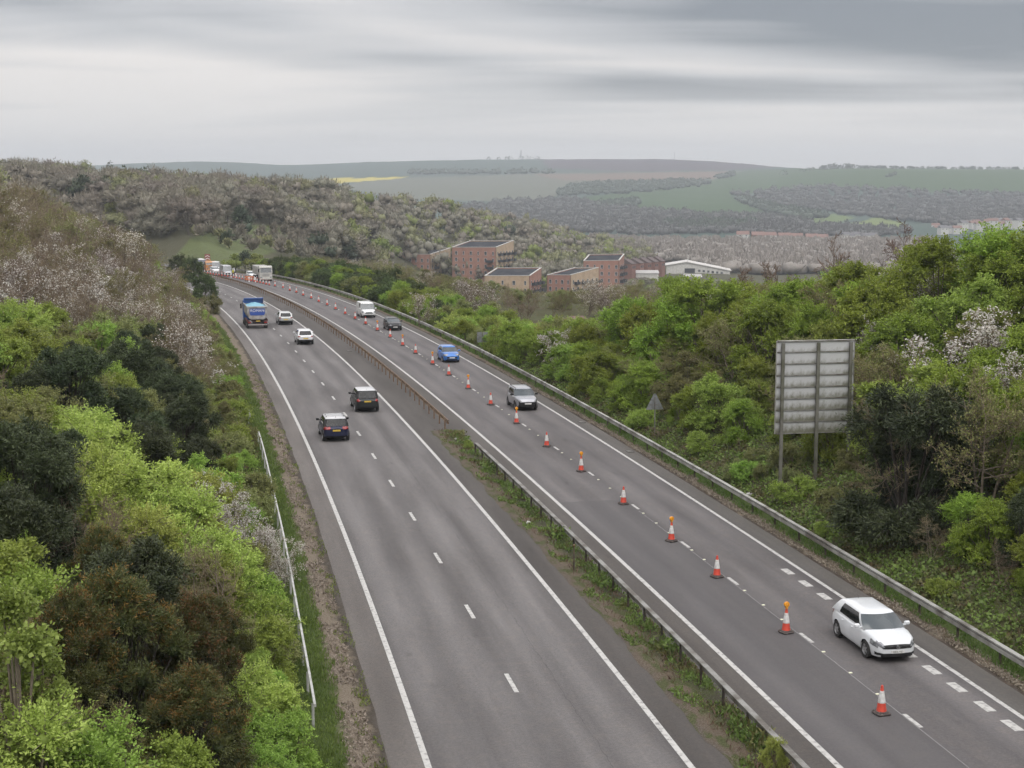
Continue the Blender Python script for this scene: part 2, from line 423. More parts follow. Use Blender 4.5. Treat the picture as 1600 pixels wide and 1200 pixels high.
def asphalt():
    m, nt, b = nodes_mat('worn_asphalt'); uv, o, s = uv_split(nt)
    t = math_n(nt, 'DIVIDE', math_n(nt, 'SUBTRACT', o, PAVE_L-0.2), PAVE_R-PAVE_L+0.4)
    r = nt.nodes.new('ShaderNodeValToRGB'); nt.links.new(t, r.inputs[0]); el = r.color_ramp.elements
    P = lambda q: (q-PAVE_L+0.2)/(PAVE_R-PAVE_L+0.4)
    hs, A, Ad, B, Bd = (0.195, 0.178, 0.167), (0.218, 0.206, 0.203), (0.153, 0.144, 0.143), (0.190, 0.177, 0.176), (0.141, 0.132, 0.134)
    st = [(-8.9, hs), (-7.75, hs), (-7.65, Ad), (-6.7, A), (-5.8, Ad), (-4.9, A), (-3.9, Ad), (-2.8, A), (-1.95, Ad), (-1.1, A), (-0.1, Ad), (0.05, (0.108, 0.098, 0.092)),
          (1.2, (0.112, 0.101, 0.094)), (2.6, (0.125, 0.113, 0.104)), (4.28, (0.125, 0.113, 0.105)), (4.36, Bd), (5.3, B), (6.1, Bd), (7.0, B), (8.0, Bd), (9.1, B), (10.0, Bd), (10.9, B), (11.8, Bd), (11.95, (0.135, 0.127, 0.12)), (13.0, (0.145, 0.133, 0.122))]
    el[0].position = P(st[0][0]); el[0].color = (*st[0][1], 1); el[1].position = P(st[-1][0]); el[1].color = (*st[-1][1], 1)
    for q, c in st[1:-1]:
        e = el.new(P(q)); e.color = (*c, 1)
    n1 = noise(nt, 0.5, 5, uv, sc=(1.6, 0.12, 1)); n2 = noise(nt, 40, 3, uv); n3 = noise(nt, 2.2, 6, uv)
    c = mixrgb(nt, ramp(nt, n1, 0.3, 0.72), r.outputs[0], (0.68, 0.67, 0.67), 'MULTIPLY')
    n4 = noise(nt, 0.16, 4, uv, sc=(1.0, 0.45, 1)); c = mixrgb(nt, ramp(nt, n4, 0.45, 0.65), c, (0.92, 0.915, 0.91), 'MULTIPLY')
    n5 = noise(nt, 9.0, 6, uv, rough=0.75); c = mixrgb(nt, ramp(nt, n5, 0.3, 0.72), c, (0.70, 0.695, 0.695), 'MULTIPLY')
    n6 = noise(nt, 1.1, 3, uv, sc=(1, 0.3, 1)); c = mixrgb(nt, ramp(nt, n6, 0.66, 0.74), c, (0.84, 0.835, 0.83), 'MULTIPLY')
    c = mixrgb(nt, ramp(nt, n3, 0.42, 0.75), c, (1.12, 1.09, 1.05), 'MULTIPLY')
    c = mixrgb(nt, ramp(nt, n2, 0.35, 0.7), c, (0.74, 0.74, 0.74), 'MULTIPLY')
    # resurfaced length of the outer lane, darker and newer
    k1 = math_n(nt, 'LESS_THAN', s, S0+81.0); k2 = math_n(nt, 'GREATER_THAN', o, 4.4); k3 = math_n(nt, 'LESS_THAN', o, 8.05)
    k = math_n(nt, 'MULTIPLY', k1, math_n(nt, 'MULTIPLY', k2, k3))
    c = mixrgb(nt, math_n(nt, 'MULTIPLY', k, 0.55), c, (0.078, 0.073, 0.075))
    # sealed cracks along the lanes
    nc = noise(nt, 3.0, 3, uv, sc=(1, 0.25, 1)); ln = math_n(nt, 'ABSOLUTE', math_n(nt, 'ADD', math_n(nt, 'SUBTRACT', o, -2.3), math_n(nt, 'MULTIPLY', math_n(nt, 'SUBTRACT', nc, 0.5), 0.35)))
    c = mixrgb(nt, math_n(nt, 'MULTIPLY', math_n(nt, 'LESS_THAN', ln, 0.011), 0.4), c, (0.03, 0.03, 0.03))
    nt.links.new(c, b.inputs['Base Color']); setin(b, Roughness=0.82); b.inputs['Specular IOR Level'].default_value = 0.3
    bump(nt, b, n2, 0.25, 0.01); return m
S_A, S_E = S0+2, RS[-1]-2
ROAD = ribbon('road', S_A, S_E, [PAVE_L-0.12, PAVE_L, -7.7, -6, -4, -2, 0, 1.2, 2.6, 4.33, 6, 8, 10, 11.85, PAVE_R, PAVE_R+0.15], 0.0, asphalt(), jit=0.06, crown=[-0.05]+[0]*14+[-0.05])
tag(ROAD, 'dual carriageway of worn grey asphalt curving away to the left', kind='structure')
PAINT = mat('road_paint', (0.46, 0.45, 0.43), 0.7, col2=(0.17, 0.165, 0.16), scale=5, lo=0.46, hi=0.74, detail=10)
for o, w in ((O_L, 0.2), (O_M, 0.2), (O_N, 0.2), (O_R, 0.18)):
    ribbon('edge_line', S_A, S_E-3, [o-w/2, o+w/2], 0.006, PAINT, parent=ROAD)
def dash_mesh(L, W, name='lane_dash'):
    return mesh_py(name, [(-L/2, -W/2, 0), (L/2, -W/2, 0), (L/2, W/2, 0), (-L/2, W/2, 0)], [(0, 1, 2, 3)], [PAINT])
DM = dash_mesh(2.0, 0.16); DM2 = dash_mesh(1.0, 0.34, 'layby_dash'); DM3 = dash_mesh(1.25, 0.15)
def on_road(name, me, s, o, dz, parent=None, flip=False):
    p = road_pt(s, o, dz); h = heading(s) + (math.pi if flip else 0)
    q = bpy.data.objects.new(name, me); q.location = p; q.rotation_euler = (0, 0, h)
    sl = (float(zroad(np.interp(s+1, RS, RD[:, 1]))) - float(zroad(np.interp(s-1, RS, RD[:, 1]))))/2
    q.rotation_euler = (0, -math.atan(sl)*(1 if not flip else -1), h)
    return link(q, parent)
sd0, _ = road_px(800, 1067)
for k in range(-2, 34): on_road('lane_dash', DM, sd0+9*k, O_LD, 0.006, ROAD)
CONE_PX = [(1377, 1116), (1226, 989), (1119, 902), (1049, 846), (974, 788), (908, 737), (854, 698), (807, 662)] + [(x/3.478+440, y/3.478+420) for x, y in
    [(1135, 740), (1013, 653), (909, 580), (820, 519), (728, 461), (658, 418), (588, 374), (521, 337), (456, 303), (399, 275), (344, 248), (293, 222), (247, 200), (202, 182), (160, 163), (117, 148), (80, 132), (43, 121), (8, 107), (-36, 97)]]
CONE_SO = [road_px(*p) for p in CONE_PX]
for k in range(0, 30):
    s = CONE_SO[k][0]-0.75 if k < len(CONE_SO) else CONE_SO[-1][0]-0.75+9*(k-len(CONE_SO)+1)
    on_road('lane_dash', DM3, s, O_RD, 0.006, ROAD)
for x, r in [(1254, 892), (1277, 911), (1305, 931), (1470, 1046), (1510, 1073), (1551, 1103), (1590, 1133)]:
    s, o = road_px(x, r); on_road('layby_dash', DM2, s, 11.15, 0.006, ROAD)
s, o = road_px(1437, 1020); on_road('layby_dash', DM2, s, 11.15, 0.006, ROAD)
STUD = MB().box((0, 0, 0.012), (0.10, 0.13, 0.03), ch=0.01).mesh('road_stud', mat('stud_reflector', (0.75, 0.74, 0.55), 0.35, col2=(0.6, 0.6, 0.5)))
for k in range(len(CONE_SO)-12):
    s = CONE_SO[k][0]; nx = CONE_SO[k+1][0]
    for f in (0.2, 0.45, 0.72): on_road('road_stud', STUD, s+(nx-s)*f, O_RD-0.05, 0.006, ROAD)
ribbon('surface_joint', S_A, S0+78, [O_RD-0.115, O_RD-0.09], 0.004, mat('joint_sealant', (0.26, 0.255, 0.25), 0.8), parent=ROAD)

def strip_mat(name, stops, nscale=1.2, moss=None):
    """verge surface: soil, litter and grass in bands along the road with ragged borders"""
    m, nt, b = nodes_mat(name); uv, o, s = uv_split(nt)
    n = noise(nt, nscale, 5, uv); n2 = noise(nt, 14, 4, uv); n3 = noise(nt, 0.3, 3, uv)
    w = math_n(nt, 'ADD', o, math_n(nt, 'ADD', math_n(nt, 'MULTIPLY', math_n(nt, 'SUBTRACT', n, 0.5), 0.9), math_n(nt, 'MULTIPLY', math_n(nt, 'SUBTRACT', n3, 0.5), 0.9)))
    a, z = stops[0][0], stops[-1][0]
    r = nt.nodes.new('ShaderNodeValToRGB'); nt.links.new(math_n(nt, 'DIVIDE', math_n(nt, 'SUBTRACT', w, a), z-a), r.inputs[0]); el = r.color_ramp.elements
    el[0].color = (*stops[0][1], 1); el[1].color = (*stops[-1][1], 1)
    for q, c in stops[1:-1]:
        e = el.new((q-a)/(z-a)); e.color = (*c, 1)
    rc = r.outputs[0]
    if moss: rc = mixrgb(nt, ramp(nt, noise(nt, 1.6, 6, uv, sc=(1.4, 0.6, 1)), 0.46, 0.6), rc, moss); rc = mixrgb(nt, ramp(nt, noise(nt, 60, 2, uv), 0.60, 0.66), rc, (0.24, 0.225, 0.20))
    c = mixrgb(nt, ramp(nt, n2, 0.38, 0.68), rc, (0.62, 0.58, 0.54), 'MULTIPLY')
    nt.links.new(c, b.inputs['Base Color']); setin(b, Roughness=0.95); b.inputs['Specular IOR Level'].default_value = 0.1
    bump(nt, b, n2, 0.8, 0.04); return m
DK, BR, GR = (0.07, 0.060, 0.050), (0.190, 0.160, 0.125), (0.070, 0.100, 0.030)
vl = ribbon('verge_left', S_A, S_E, [-11.6, -11.0, -10.4, -9.6, -9.0, PAVE_L+0.05], -0.03, strip_mat('left_verge_soil', [(-11.6, GR), (-10.2, GR), (-9.8, BR), (-9.3, BR), (-9.0, DK), (-8.7, (0.10, 0.09, 0.08))]), ds=1.0, crown=[0.02, 0.03, 0.03, 0.03, 0.015, -0.02])
vr = ribbon('verge_right', S_A, S_E, [PAVE_R-0.05, 13.2, 13.6, 14.2, 14.9, 15.4], -0.03, strip_mat('right_verge_soil', [(12.9, (0.09, 0.08, 0.07)), (13.15, (0.07, 0.055, 0.045)), (13.45, BR), (13.75, (0.13, 0.10, 0.07)), (13.95, GR), (15.4, (0.06, 0.075, 0.03))]), ds=1.0, crown=[-0.02, 0.01, 0.03, 0.04, 0.06, 0.2])
S_MED = S0 + 106
cr = ribbon('central_reserve', S_A, S_MED, [1.12, 1.35, 1.7, 2.1, 2.6, 2.95], 0.0, strip_mat('reserve_soil', [(0.9, (0.09, 0.08, 0.07)), (1.35, (0.115, 0.092, 0.072)), (1.8, (0.125, 0.098, 0.072)), (2.3, (0.06, 0.065, 0.035)), (3.0, (0.07, 0.06, 0.05))], 0.8, (0.066, 0.076, 0.030)), ds=0.5, jit=0.14, crown=[0.005, 0.03, 0.05, 0.05, 0.03, 0.005])
for q, l in ((vl, 'left verge'), (vr, 'right verge'), (cr, 'central reserve')): tag(q, kind='structure')
# ------------------------------------------------------------------ safety barriers
def sweep(name, s0, s1, o, prof, m, parent=None, ds=1.6, lift=None):
    """closed profile of (lateral, height) points swept along the road"""
    ss = np.arange(s0, s1, ds); n = len(prof); V = []
    for s in ss:
        for a, h in prof: V.append(road_pt(s, o+a, h + (lift(s) if lift else 0)))
    F = []
    for i in range(len(ss)-1):
        for j in range(n): F.append((i*n+j, i*n+(j+1) % n, (i+1)*n+(j+1) % n, (i+1)*n+j))
    F += [tuple(range(n)), tuple(range((len(ss)-1)*n, len(ss)*n))[::-1]]
    me = mesh_py(name, V, F, [m]); bm = bmesh.new(); bm.from_mesh(me); bmesh.ops.recalc_face_normals(bm, faces=bm.faces[:]); bm.to_mesh(me); bm.free()
    return ob(name, me, parent)
def wbeam(side, dx=0.0, box=False):
    a = [(0.02, 0.45), (0.055, 0.475), (0.10, 0.51), (0.10, 0.555), (0.035, 0.60), (0.035, 0.64), (0.10, 0.685), (0.10, 0.73), (0.055, 0.755), (0.02, 0.765)]
    if box: return [(side*x, z) for x, z in [(.13, .50), (.13, .645), (.05, .66), (.05, .695), (.13, .71), (.13, .765), (-.07, .765), (-.07, .715), (.0, .70), (.0, .52)]]
    b = [(x-0.02, z) for x, z in a][::-1]
    return [(side*(x+dx), z) for x, z in a + b]
GALV = mat('weathered_galvanised_steel', (0.42, 0.415, 0.39), 0.5, 0.35, col2=(0.17, 0.155, 0.135), scale=0.9, lo=0.38, hi=0.68, detail=8)
GALVD = mat('dirty_galvanised_steel', (0.27, 0.265, 0.25), 0.55, 0.3, col2=(0.10, 0.088, 0.072), scale=1.1, lo=0.36, hi=0.66, detail=8)
RUST = mat('rust_brown_steel', (0.155, 0.098, 0.06), 0.75, 0.1, col2=(0.24, 0.17, 0.10), scale=1.5, lo=0.4, hi=0.7, detail=6)
DARKP = mat('dark_grimy_post', (0.05, 0.043, 0.036), 0.8, col2=(0.12, 0.085, 0.055), scale=4)
def post_mesh(m, h=0.74, name='post'): 
    return MB().box((0, 0, h/2-0.1), (0.085, 0.05, h+0.2)).box((0, 0.03, h/2-0.1), (0.02, 0.06, h+0.2)).mesh(name, m)
def barrier(name, label, s0, s1, o, m, pm, sides, gap, group=None, box=False):
    p = road_pt(s0, o); root = empty(name, (0, 0, 0), 0, label, 'barrier', group)
    for sd in sides:
        sweep('rail', s0, s1, o, wbeam(sd, 0.05, box), m, root)
    pmesh = post_mesh(pm)
    s = s0+0.8
    while s < s1-0.5:
        on_road('post', pmesh, s, o, 0.0, root); s += gap
    return root
G_B = 'steel safety barriers along the road'
barrier('crash_barrier', 'galvanised box-beam barrier in the weedy central reserve, weeds growing under its rail', S_A, S0+97, O_B, GALVD, DARKP, (1,), 2.4, G_B, True)
barrier('crash_barrier', 'rusty brown barrier on the paved far part of the central reserve', S0+106, S0+420, O_B-0.25, RUST, mat('rusty_post', (0.17, 0.10, 0.06), 0.8, col2=(0.26, 0.19, 0.13), scale=5), (1,), 2.4, G_B)
barrier('crash_barrier', 'long grey roadside barrier below the wooded bank beside the oncoming lanes', S_A, S0+430, 13.85, GALV, DARKP, (-1,), 3.2, G_B, True)
# thin pale rail on the left verge
lr = empty('handrail', (0, 0, 0), 0, 'thin pale grey rail along the left grass verge beside the shrubs', 'rail')
PALE = mat('pale_grey_rail', (0.50, 0.50, 0.485), 0.6, 0.1, col2=(0.30, 0.30, 0.27), scale=2.2, lo=0.4, hi=0.7)
sweep('rail', S0+48.5, S0+104, -10.85, [(-0.035, 0.80), (0.035, 0.80), (0.048, 0.85), (0.035, 0.90), (-0.035, 0.90), (-0.048, 0.85)], PALE, lr, lift=lambda s: 0.06*math.sin(s*0.25))
sweep('rail', S0+110, S0+114, -11.15, [(-0.05, 0.84), (0.05, 0.84), (0.065, 0.9), (0.05, 0.955), (-0.05, 0.955), (-0.065, 0.9)], PALE, lr)
pm = post_mesh(PALE, 0.80)
for s in np.arange(S0+49, S0+104, 3.2): on_road('post', pm, s, -10.87, 0.0, lr)
on_road('post', pm, S0+112, -11.15, 0, lr)

# ------------------------------------------------------------------ road signs seen from behind
def big_sign():
    s, o0 = S0+77.6, 15.75; W, Hh, zb = 4.35, 5.0, 3.95
    p = road_pt(s, o0+W/2-0.28); h = heading(s)
    root = empty('direction_sign', tuple(p), h-math.pi/2-0.02, 'big direction sign seen from behind, stained grey panels on tall steel posts', 'road sign')
    m, nt, b = nodes_mat('stained_aluminium'); tcx = nt.nodes.new('ShaderNodeTexCoord'); sp = nt.nodes.new('ShaderNodeSeparateXYZ'); nt.links.new(tcx.outputs['Object'], sp.inputs[0])
    # algae runs: streaks below each stiffener and at the panel's foot
    n = noise(nt, 1.5, 6, tcx.outputs['Object'], sc=(2.0, 1, 1.1), rough=0.65); n2 = noise(nt, 1.0, 4, tcx.outputs['Object'])
    oi = nt.nodes.new('ShaderNodeObjectInfo'); sl = nt.nodes.new('ShaderNodeSeparateXYZ'); nt.links.new(oi.outputs['Location'], sl.inputs[0])
    low = math_n(nt, 'MULTIPLY', math_n(nt, 'SUBTRACT', 6.9, sl.outputs[2]), 0.065)
    zz = math_n(nt, 'MULTIPLY', sp.outputs[2], 0.75)
    f = ramp(nt, math_n(nt, 'ADD', math_n(nt, 'SUBTRACT', math_n(nt, 'ADD', math_n(nt, 'MULTIPLY', n, 0.8), math_n(nt, 'MULTIPLY', n2, 0.35)), zz), low), 0.50, 0.92)
    nt.links.new(mixrgb(nt, f, (0.50, 0.505, 0.51), (0.16, 0.16, 0.12)), b.inputs['Base Color']); setin(b, Roughness=0.55, Metallic=0.15)
    n_p = 8; ph = Hh/n_p
    for i in range(n_p):                                             # panels stacked between stiffeners
        MB().box((0, 0, 0), (W, 0.03, ph-0.02), ch=0.012).build('panel', m, root, loc=(0, 0.0, zb+ph*(i+0.5)))
    rb = MB().box((0, 0, 0), (W-0.06, 0.05, 0.055)).mesh('stiffener', GALVD)
    for i in range(n_p): ob('stiffener', rb, root, (0, -0.045, zb+ph*i+0.03))
    ob('stiffener', rb, root, (0, -0.045, zb+Hh-0.03))
    fr = MB().box((-W/2-0.01, 0, zb+Hh/2), (0.05, 0.07, Hh), ch=0.015).box((W/2+0.01, 0, zb+Hh/2), (0.05, 0.07, Hh), ch=0.015).box((0, 0, zb+Hh+0.015), (W+0.02, 0.07, 0.04), ch=0.012)
    fr.build('edge_frame', GALV, root)
    for x in (-W/2+0.32, 0.12, W/2-0.22):
        MB().box((x, -0.16, (zb+Hh)/2-0.6), (0.17, 0.02, zb+Hh+1.0)).box((x, -0.10, (zb+Hh)/2-0.6), (0.03, 0.12, zb+Hh+1.0)).box((x, -0.075, (zb+Hh)/2-0.6), (0.17, 0.02, zb+Hh+1.0)).build('post', mat('mossy_steel_post', (0.17, 0.165, 0.145), 0.6, 0.2, col2=(0.10, 0.10, 0.07), scale=1.4), root)
big_sign()
def small_sign(kind, s, o, label, zc):
    p = road_pt(s, o); root = empty('warning_sign' if kind == 'tri' else 'marker_sign', (p[0], p[1], float(ground_z(p[0], p[1])[0])), heading(s)-math.pi/2, label, 'road sign', 'small signs seen from behind beyond the barrier')
    MB().tube((0, 0, -0.3), (0, 0, zc+0.45), 0.04, n=8).build('post', GALVD, root)
    gm = mat('sign_back_grey', (0.20, 0.21, 0.215), 0.6, 0.1, col2=(0.13, 0.14, 0.13), scale=3)
    if kind == 'tri':
        r = 0.62; pts = [(-r, -0.42), (r, -0.42), (0.07, 0.66), (-0.07, 0.66)]
        MB().prism([(x, zc+z) for x, z in pts], 0.05, 0.07).build('plate', gm, root)
        MB().box((0, 0.045, zc-0.1), (0.7, 0.03, 0.05)).build('bracket', GALVD, root)
    else:
        MB().box((-0.32, 0.06, zc), (0.55, 0.025, 1.1), ch=0.01).build('plate', gm, root); MB().box((0.32, 0.06, zc), (0.55, 0.025, 1.1), ch=0.01).build('plate', gm, root)
        MB().box((0, 0.045, zc-0.2), (1.1, 0.03, 0.05)).box((0, 0.045, zc+0.2), (1.1, 0.03, 0.05)).build('bracket', GALVD, root)
small_sign('tri', S0+99, 15.4, 'grey back of a triangular warning sign on the bank beyond the barrier', 2.2)
small_sign('rect', S0+158, 15.6, 'pair of narrow grey sign backs on a post in front of the hedge', 1.65)
p = road_pt(S0+66.5, 1.75); q = empty('marker_post', tuple(p), 0, 'slim rusty post standing alone in the weedy central reserve', 'post')
MB().tube((0, 0, -0.1), (0, 0, 1.25), 0.035, n=8).build('stake', DARKP, q); MB().box((0, 0, 1.2), (0.10, 0.10, 0.1), ch=0.02).build('cap', RUST, q)
IRON = mat('cast_iron_grate', (0.045, 0.042, 0.04), 0.7, 0.3, col2=(0.07, 0.065, 0.06), scale=8)
for x, r, lb in ((545, 549, 'dark drain grating in the paved central reserve near the white crossover'), (934, 659, 'drain grating at the asphalt edge beyond the silver crossover'), (1000, 705, 'drain grating at the asphalt edge level with the triangular sign')):
    s, o = road_px(x, r); o = o if o < 5 else 12.6; q = empty('drain_grate', tuple(road_pt(s, o, 0.004)), heading(s), lb, 'drain', 'drain gratings')
    MB().box((0, 0, 0.012), (0.62, 0.46, 0.024)).build('frame', IRON, q)
    for k in range(5): MB().box((-.22+.11*k, 0, 0.03), (0.05, 0.40, 0.014)).build('bar', GALVD, q)

# ------------------------------------------------------------------ traffic cones
CRED = mat('cone_red_plastic', (0.62, 0.075, 0.045), 0.45, col2=(0.48, 0.055, 0.035), scale=6)
CWHT = mat('cone_reflective_sleeve', (0.72, 0.72, 0.71), 0.4, col2=(0.55, 0.54, 0.52), scale=8)
CBLK = mat('cone_rubber_base', (0.055, 0.042, 0.04), 0.85, col2=(0.11, 0.09, 0.08), scale=7)
AMB = mat('amber_lens', (0.80, 0.33, 0.02), 0.25, col2=(0.62, 0.24, 0.02), scale=9, coat=0.4)
def cone_parts(lamp):
    r = lambda h: 0.185 - 0.15*h/0.98
    P = []
    P.append(('base', MB().box((0, 0, 0.045), (0.48, 0.48, 0.08), ch=0.03).box((0, 0, 0.10), (0.40, 0.40, 0.05), ch=0.02).mesh('base', CBLK)))
    lo = [(r(0.12), 0.12), (r(0.40), 0.40)]
    P.append(('lower_body', MB().lathe([(r(0.1)+0.02, 0.10)] + lo + [(r(0.40)-0.01, 0.405)], 18).mesh('lower_body', CRED, True)))
    P.append(('reflective_sleeve', MB().lathe([(r(0.39)+0.004, 0.40), (r(0.39)+0.006, 0.41), (r(0.80)+0.005, 0.795), (r(0.80)-0.01, 0.80)], 18).mesh('reflective_sleeve', CWHT, True)))
    P.append(('tip', MB().lathe([(r(0.79), 0.79), (r(0.97), 0.97), (r(0.97)-0.015, 0.985), (0.001, 0.985)], 18).mesh('tip', CRED, True)))
    if lamp:
        P.append(('lamp_bracket', MB().box((0, 0, 1.0), (0.12, 0.09, 0.10), ch=0.02).mesh('lamp_bracket', mat('lamp_yellow_plastic', (0.62, 0.28, 0.03), 0.5))))
        P.append(('warning_lamp', MB().lathe([(0.05, -0.065), (0.10, -0.055), (0.115, 0), (0.10, 0.055), (0.05, 0.065)], 18, (0, 0, 1.13), 'x').mesh('warning_lamp', AMB, True)))
    return P
CP = {l: cone_parts(l) for l in (False, True)}
def place_cone(s, o, lamp, label, group='red and white cones along the lane line', tilt=0.0):
    pnt = road_pt(s, o, 0.004); r = empty('traffic_cone', tuple(pnt), heading(s)+random.uniform(-0.5, 0.5), label, 'traffic cone', group)
    for n, me in CP[lamp]: ob(n, me, r)
    return r
ORD = ['first', 'second', 'third', 'fourth', 'fifth', 'sixth', 'seventh', 'eighth', 'ninth', 'tenth', 'eleventh', 'twelfth', 'thirteenth', 'fourteenth', 'fifteenth', 'sixteenth', 'seventeenth', 'eighteenth', 'nineteenth', 'twentieth', 'twenty-first', 'twenty-second', 'twenty-third', 'twenty-fourth', 'twenty-fifth', 'twenty-sixth', 'twenty-seventh', 'twenty-eighth', 'twenty-ninth', 'thirtieth']
for k, (s, o) in enumerate(CONE_SO):
    lamp = (k % 2 == 1)
    if k == 2: lamp = False
    LAMPS = {1, 3, 5, 7, 9, 11}
    lamp = k in LAMPS or (k > 12 and k % 2 == 1 and k < 16)
    place_cone(s, o, lamp, '%s cone along the lane line from the bottom corner, %s' % (ORD[k], 'amber lamp on top' if lamp else 'red tip'))
# ------------------------------------------------------------------ vehicles
def paint(name, c, metal=0.0, rough=0.32):
    m = mat(name, c, rough, metal, col2=tuple(v*0.9 for v in c), scale=1.2, coat=0.6 if max(c) > .1 else 0.25, spec=0.5 if max(c) > .1 else 0.3); return m
GLASS = mat('tinted_glass', (0.010, 0.012, 0.014), 0.05, col2=(0.007, 0.008, 0.010), spec=0.4)
def _clear_glass():
    m = mat('windscreen_glass', (0.045, 0.055, 0.058), 0.04, col2=(0.025, 0.03, 0.032), spec=1.0, scale=1.4, coat=0.5); return m
WSG = _clear_glass()
BLKP = mat('black_plastic_trim', (0.012, 0.012, 0.013), 0.55, col2=(0.02, 0.02, 0.02), spec=0.25)
TYRE = mat('tyre_rubber', (0.02, 0.02, 0.021), 0.85, col2=(0.035, 0.033, 0.03), scale=8)
ALLOY = mat('alloy_wheel', (0.48, 0.48, 0.49), 0.35, 0.6, col2=(0.36, 0.36, 0.37), scale=5)
DARKALLOY = mat('dark_alloy_wheel', (0.10, 0.10, 0.105), 0.4, 0.6, col2=(0.07, 0.07, 0.07), scale=5)
HEADL = mat('headlamp_lens', (0.34, 0.35, 0.37), 0.10, 0.3, col2=(0.16, 0.165, 0.18), scale=6, lo=0.42, hi=0.6, coat=0.8)
TAILL = mat('tail_lamp_lens', (0.28, 0.018, 0.015), 0.2, col2=(0.17, 0.01, 0.01), scale=9, coat=0.6)
CHROME = mat('chrome_trim', (0.62, 0.63, 0.64), 0.2, 0.9, col2=(0.5, 0.5, 0.5))
PLW = mat('front_plate_white', (0.66, 0.66, 0.64), 0.5); PLY = mat('rear_plate_yellow', (0.62, 0.43, 0.05), 0.5, col2=(0.55, 0.37, 0.05))
INK = mat('black_lettering', (0.02, 0.02, 0.02), 0.6); WINK = mat('white_lettering', (0.75, 0.76, 0.78), 0.5)
UNDER = mat('underbody', (0.012, 0.012, 0.012), 0.9)

def wheel_meshes(r, w, alloy, spokes=5):
    t = MB().lathe([(r*0.66, -w/2), (r*0.90, -w/2), (r*0.98, -w*0.40), (r, -w*0.25), (r, w*0.25), (r*0.98, w*0.40), (r*0.90, w/2), (r*0.66, w/2), (r*0.62, w*0.3), (r*0.62, -w*0.3), (r*0.66, -w/2)], 26, axis='y')
    t.f = [q for q in t.f if len(q) == 4]; tyre = t.mesh('tyre', TYRE, True)
    k = MB().lathe([(r*0.67, w*0.42), (r*0.62, w*0.46), (r*0.60, w*0.30), (r*0.55, w*0.25)], 26, axis='y'); k.f = [q for q in k.f if len(q) == 4]
    k.lathe([(0.001, w*0.44), (r*0.14, w*0.43), (r*0.16, w*0.30)], 14, axis='y')
    for i in range(spokes):
        a = 2*math.pi*i/spokes; c, s = math.cos(a), math.sin(a); q = r*0.09
        v = []
        for rr, hw, yy in ((r*0.10, q*0.9, w*0.42), (r*0.63, q*1.25, w*0.40)):
            for sg in (-1, 1):
                for y in (yy, yy-w*0.12): v.append((rr*c - sg*hw*s, y, rr*s + sg*hw*c))
        k.add(v, [(0, 2, 6, 4), (1, 5, 7, 3), (0, 4, 5, 1), (2, 3, 7, 6)])
    rim = k.mesh('rim', alloy, True)
    d = MB().lathe([(0.001, w*0.2), (r*0.60, w*0.2), (r*0.60, -w*0.45), (0.001, -w*0.45)], 20, axis='y').mesh('brake_disc', UNDER)
    return tyre, rim, d
_WC = {}
def add_wheels(root, xs, half, r, w, alloy, spokes=5):
    key = (round(r, 3), round(w, 3), alloy.name, spokes)
    if key not in _WC: _WC[key] = wheel_meshes(r, w, alloy, spokes)
    ty, rim, dsc = _WC[key]
    for x in xs:
        for sd in (1, -1):
            wo = ob('wheel', dsc, root, (x, sd*(half-w/2), r), 0 if sd > 0 else math.pi)
            ob('tyre', ty, wo); ob('rim', rim, wo)

def text_obj(name, txt, size, m, parent, loc, rot, ext=0.004, align='CENTER', sx=1.0):
    cu = bpy.data.curves.new(name, 'FONT'); cu.body = txt; cu.size = size; cu.align_x = align; cu.align_y = 'CENTER'; cu.extrude = ext
    t = bpy.data.objects.new(name, cu); COL.objects.link(t); bpy.context.view_layer.update()
    me = bpy.data.meshes.new_from_object(t.evaluated_get(bpy.context.evaluated_depsgraph_get())); bpy.data.objects.remove(t); me.materials.clear(); me.materials.append(m)
    o = bpy.data.objects.new(name, me); o.location = loc; o.rotation_euler = rot; o.scale = (sx, 1, 1); return link(o, parent)

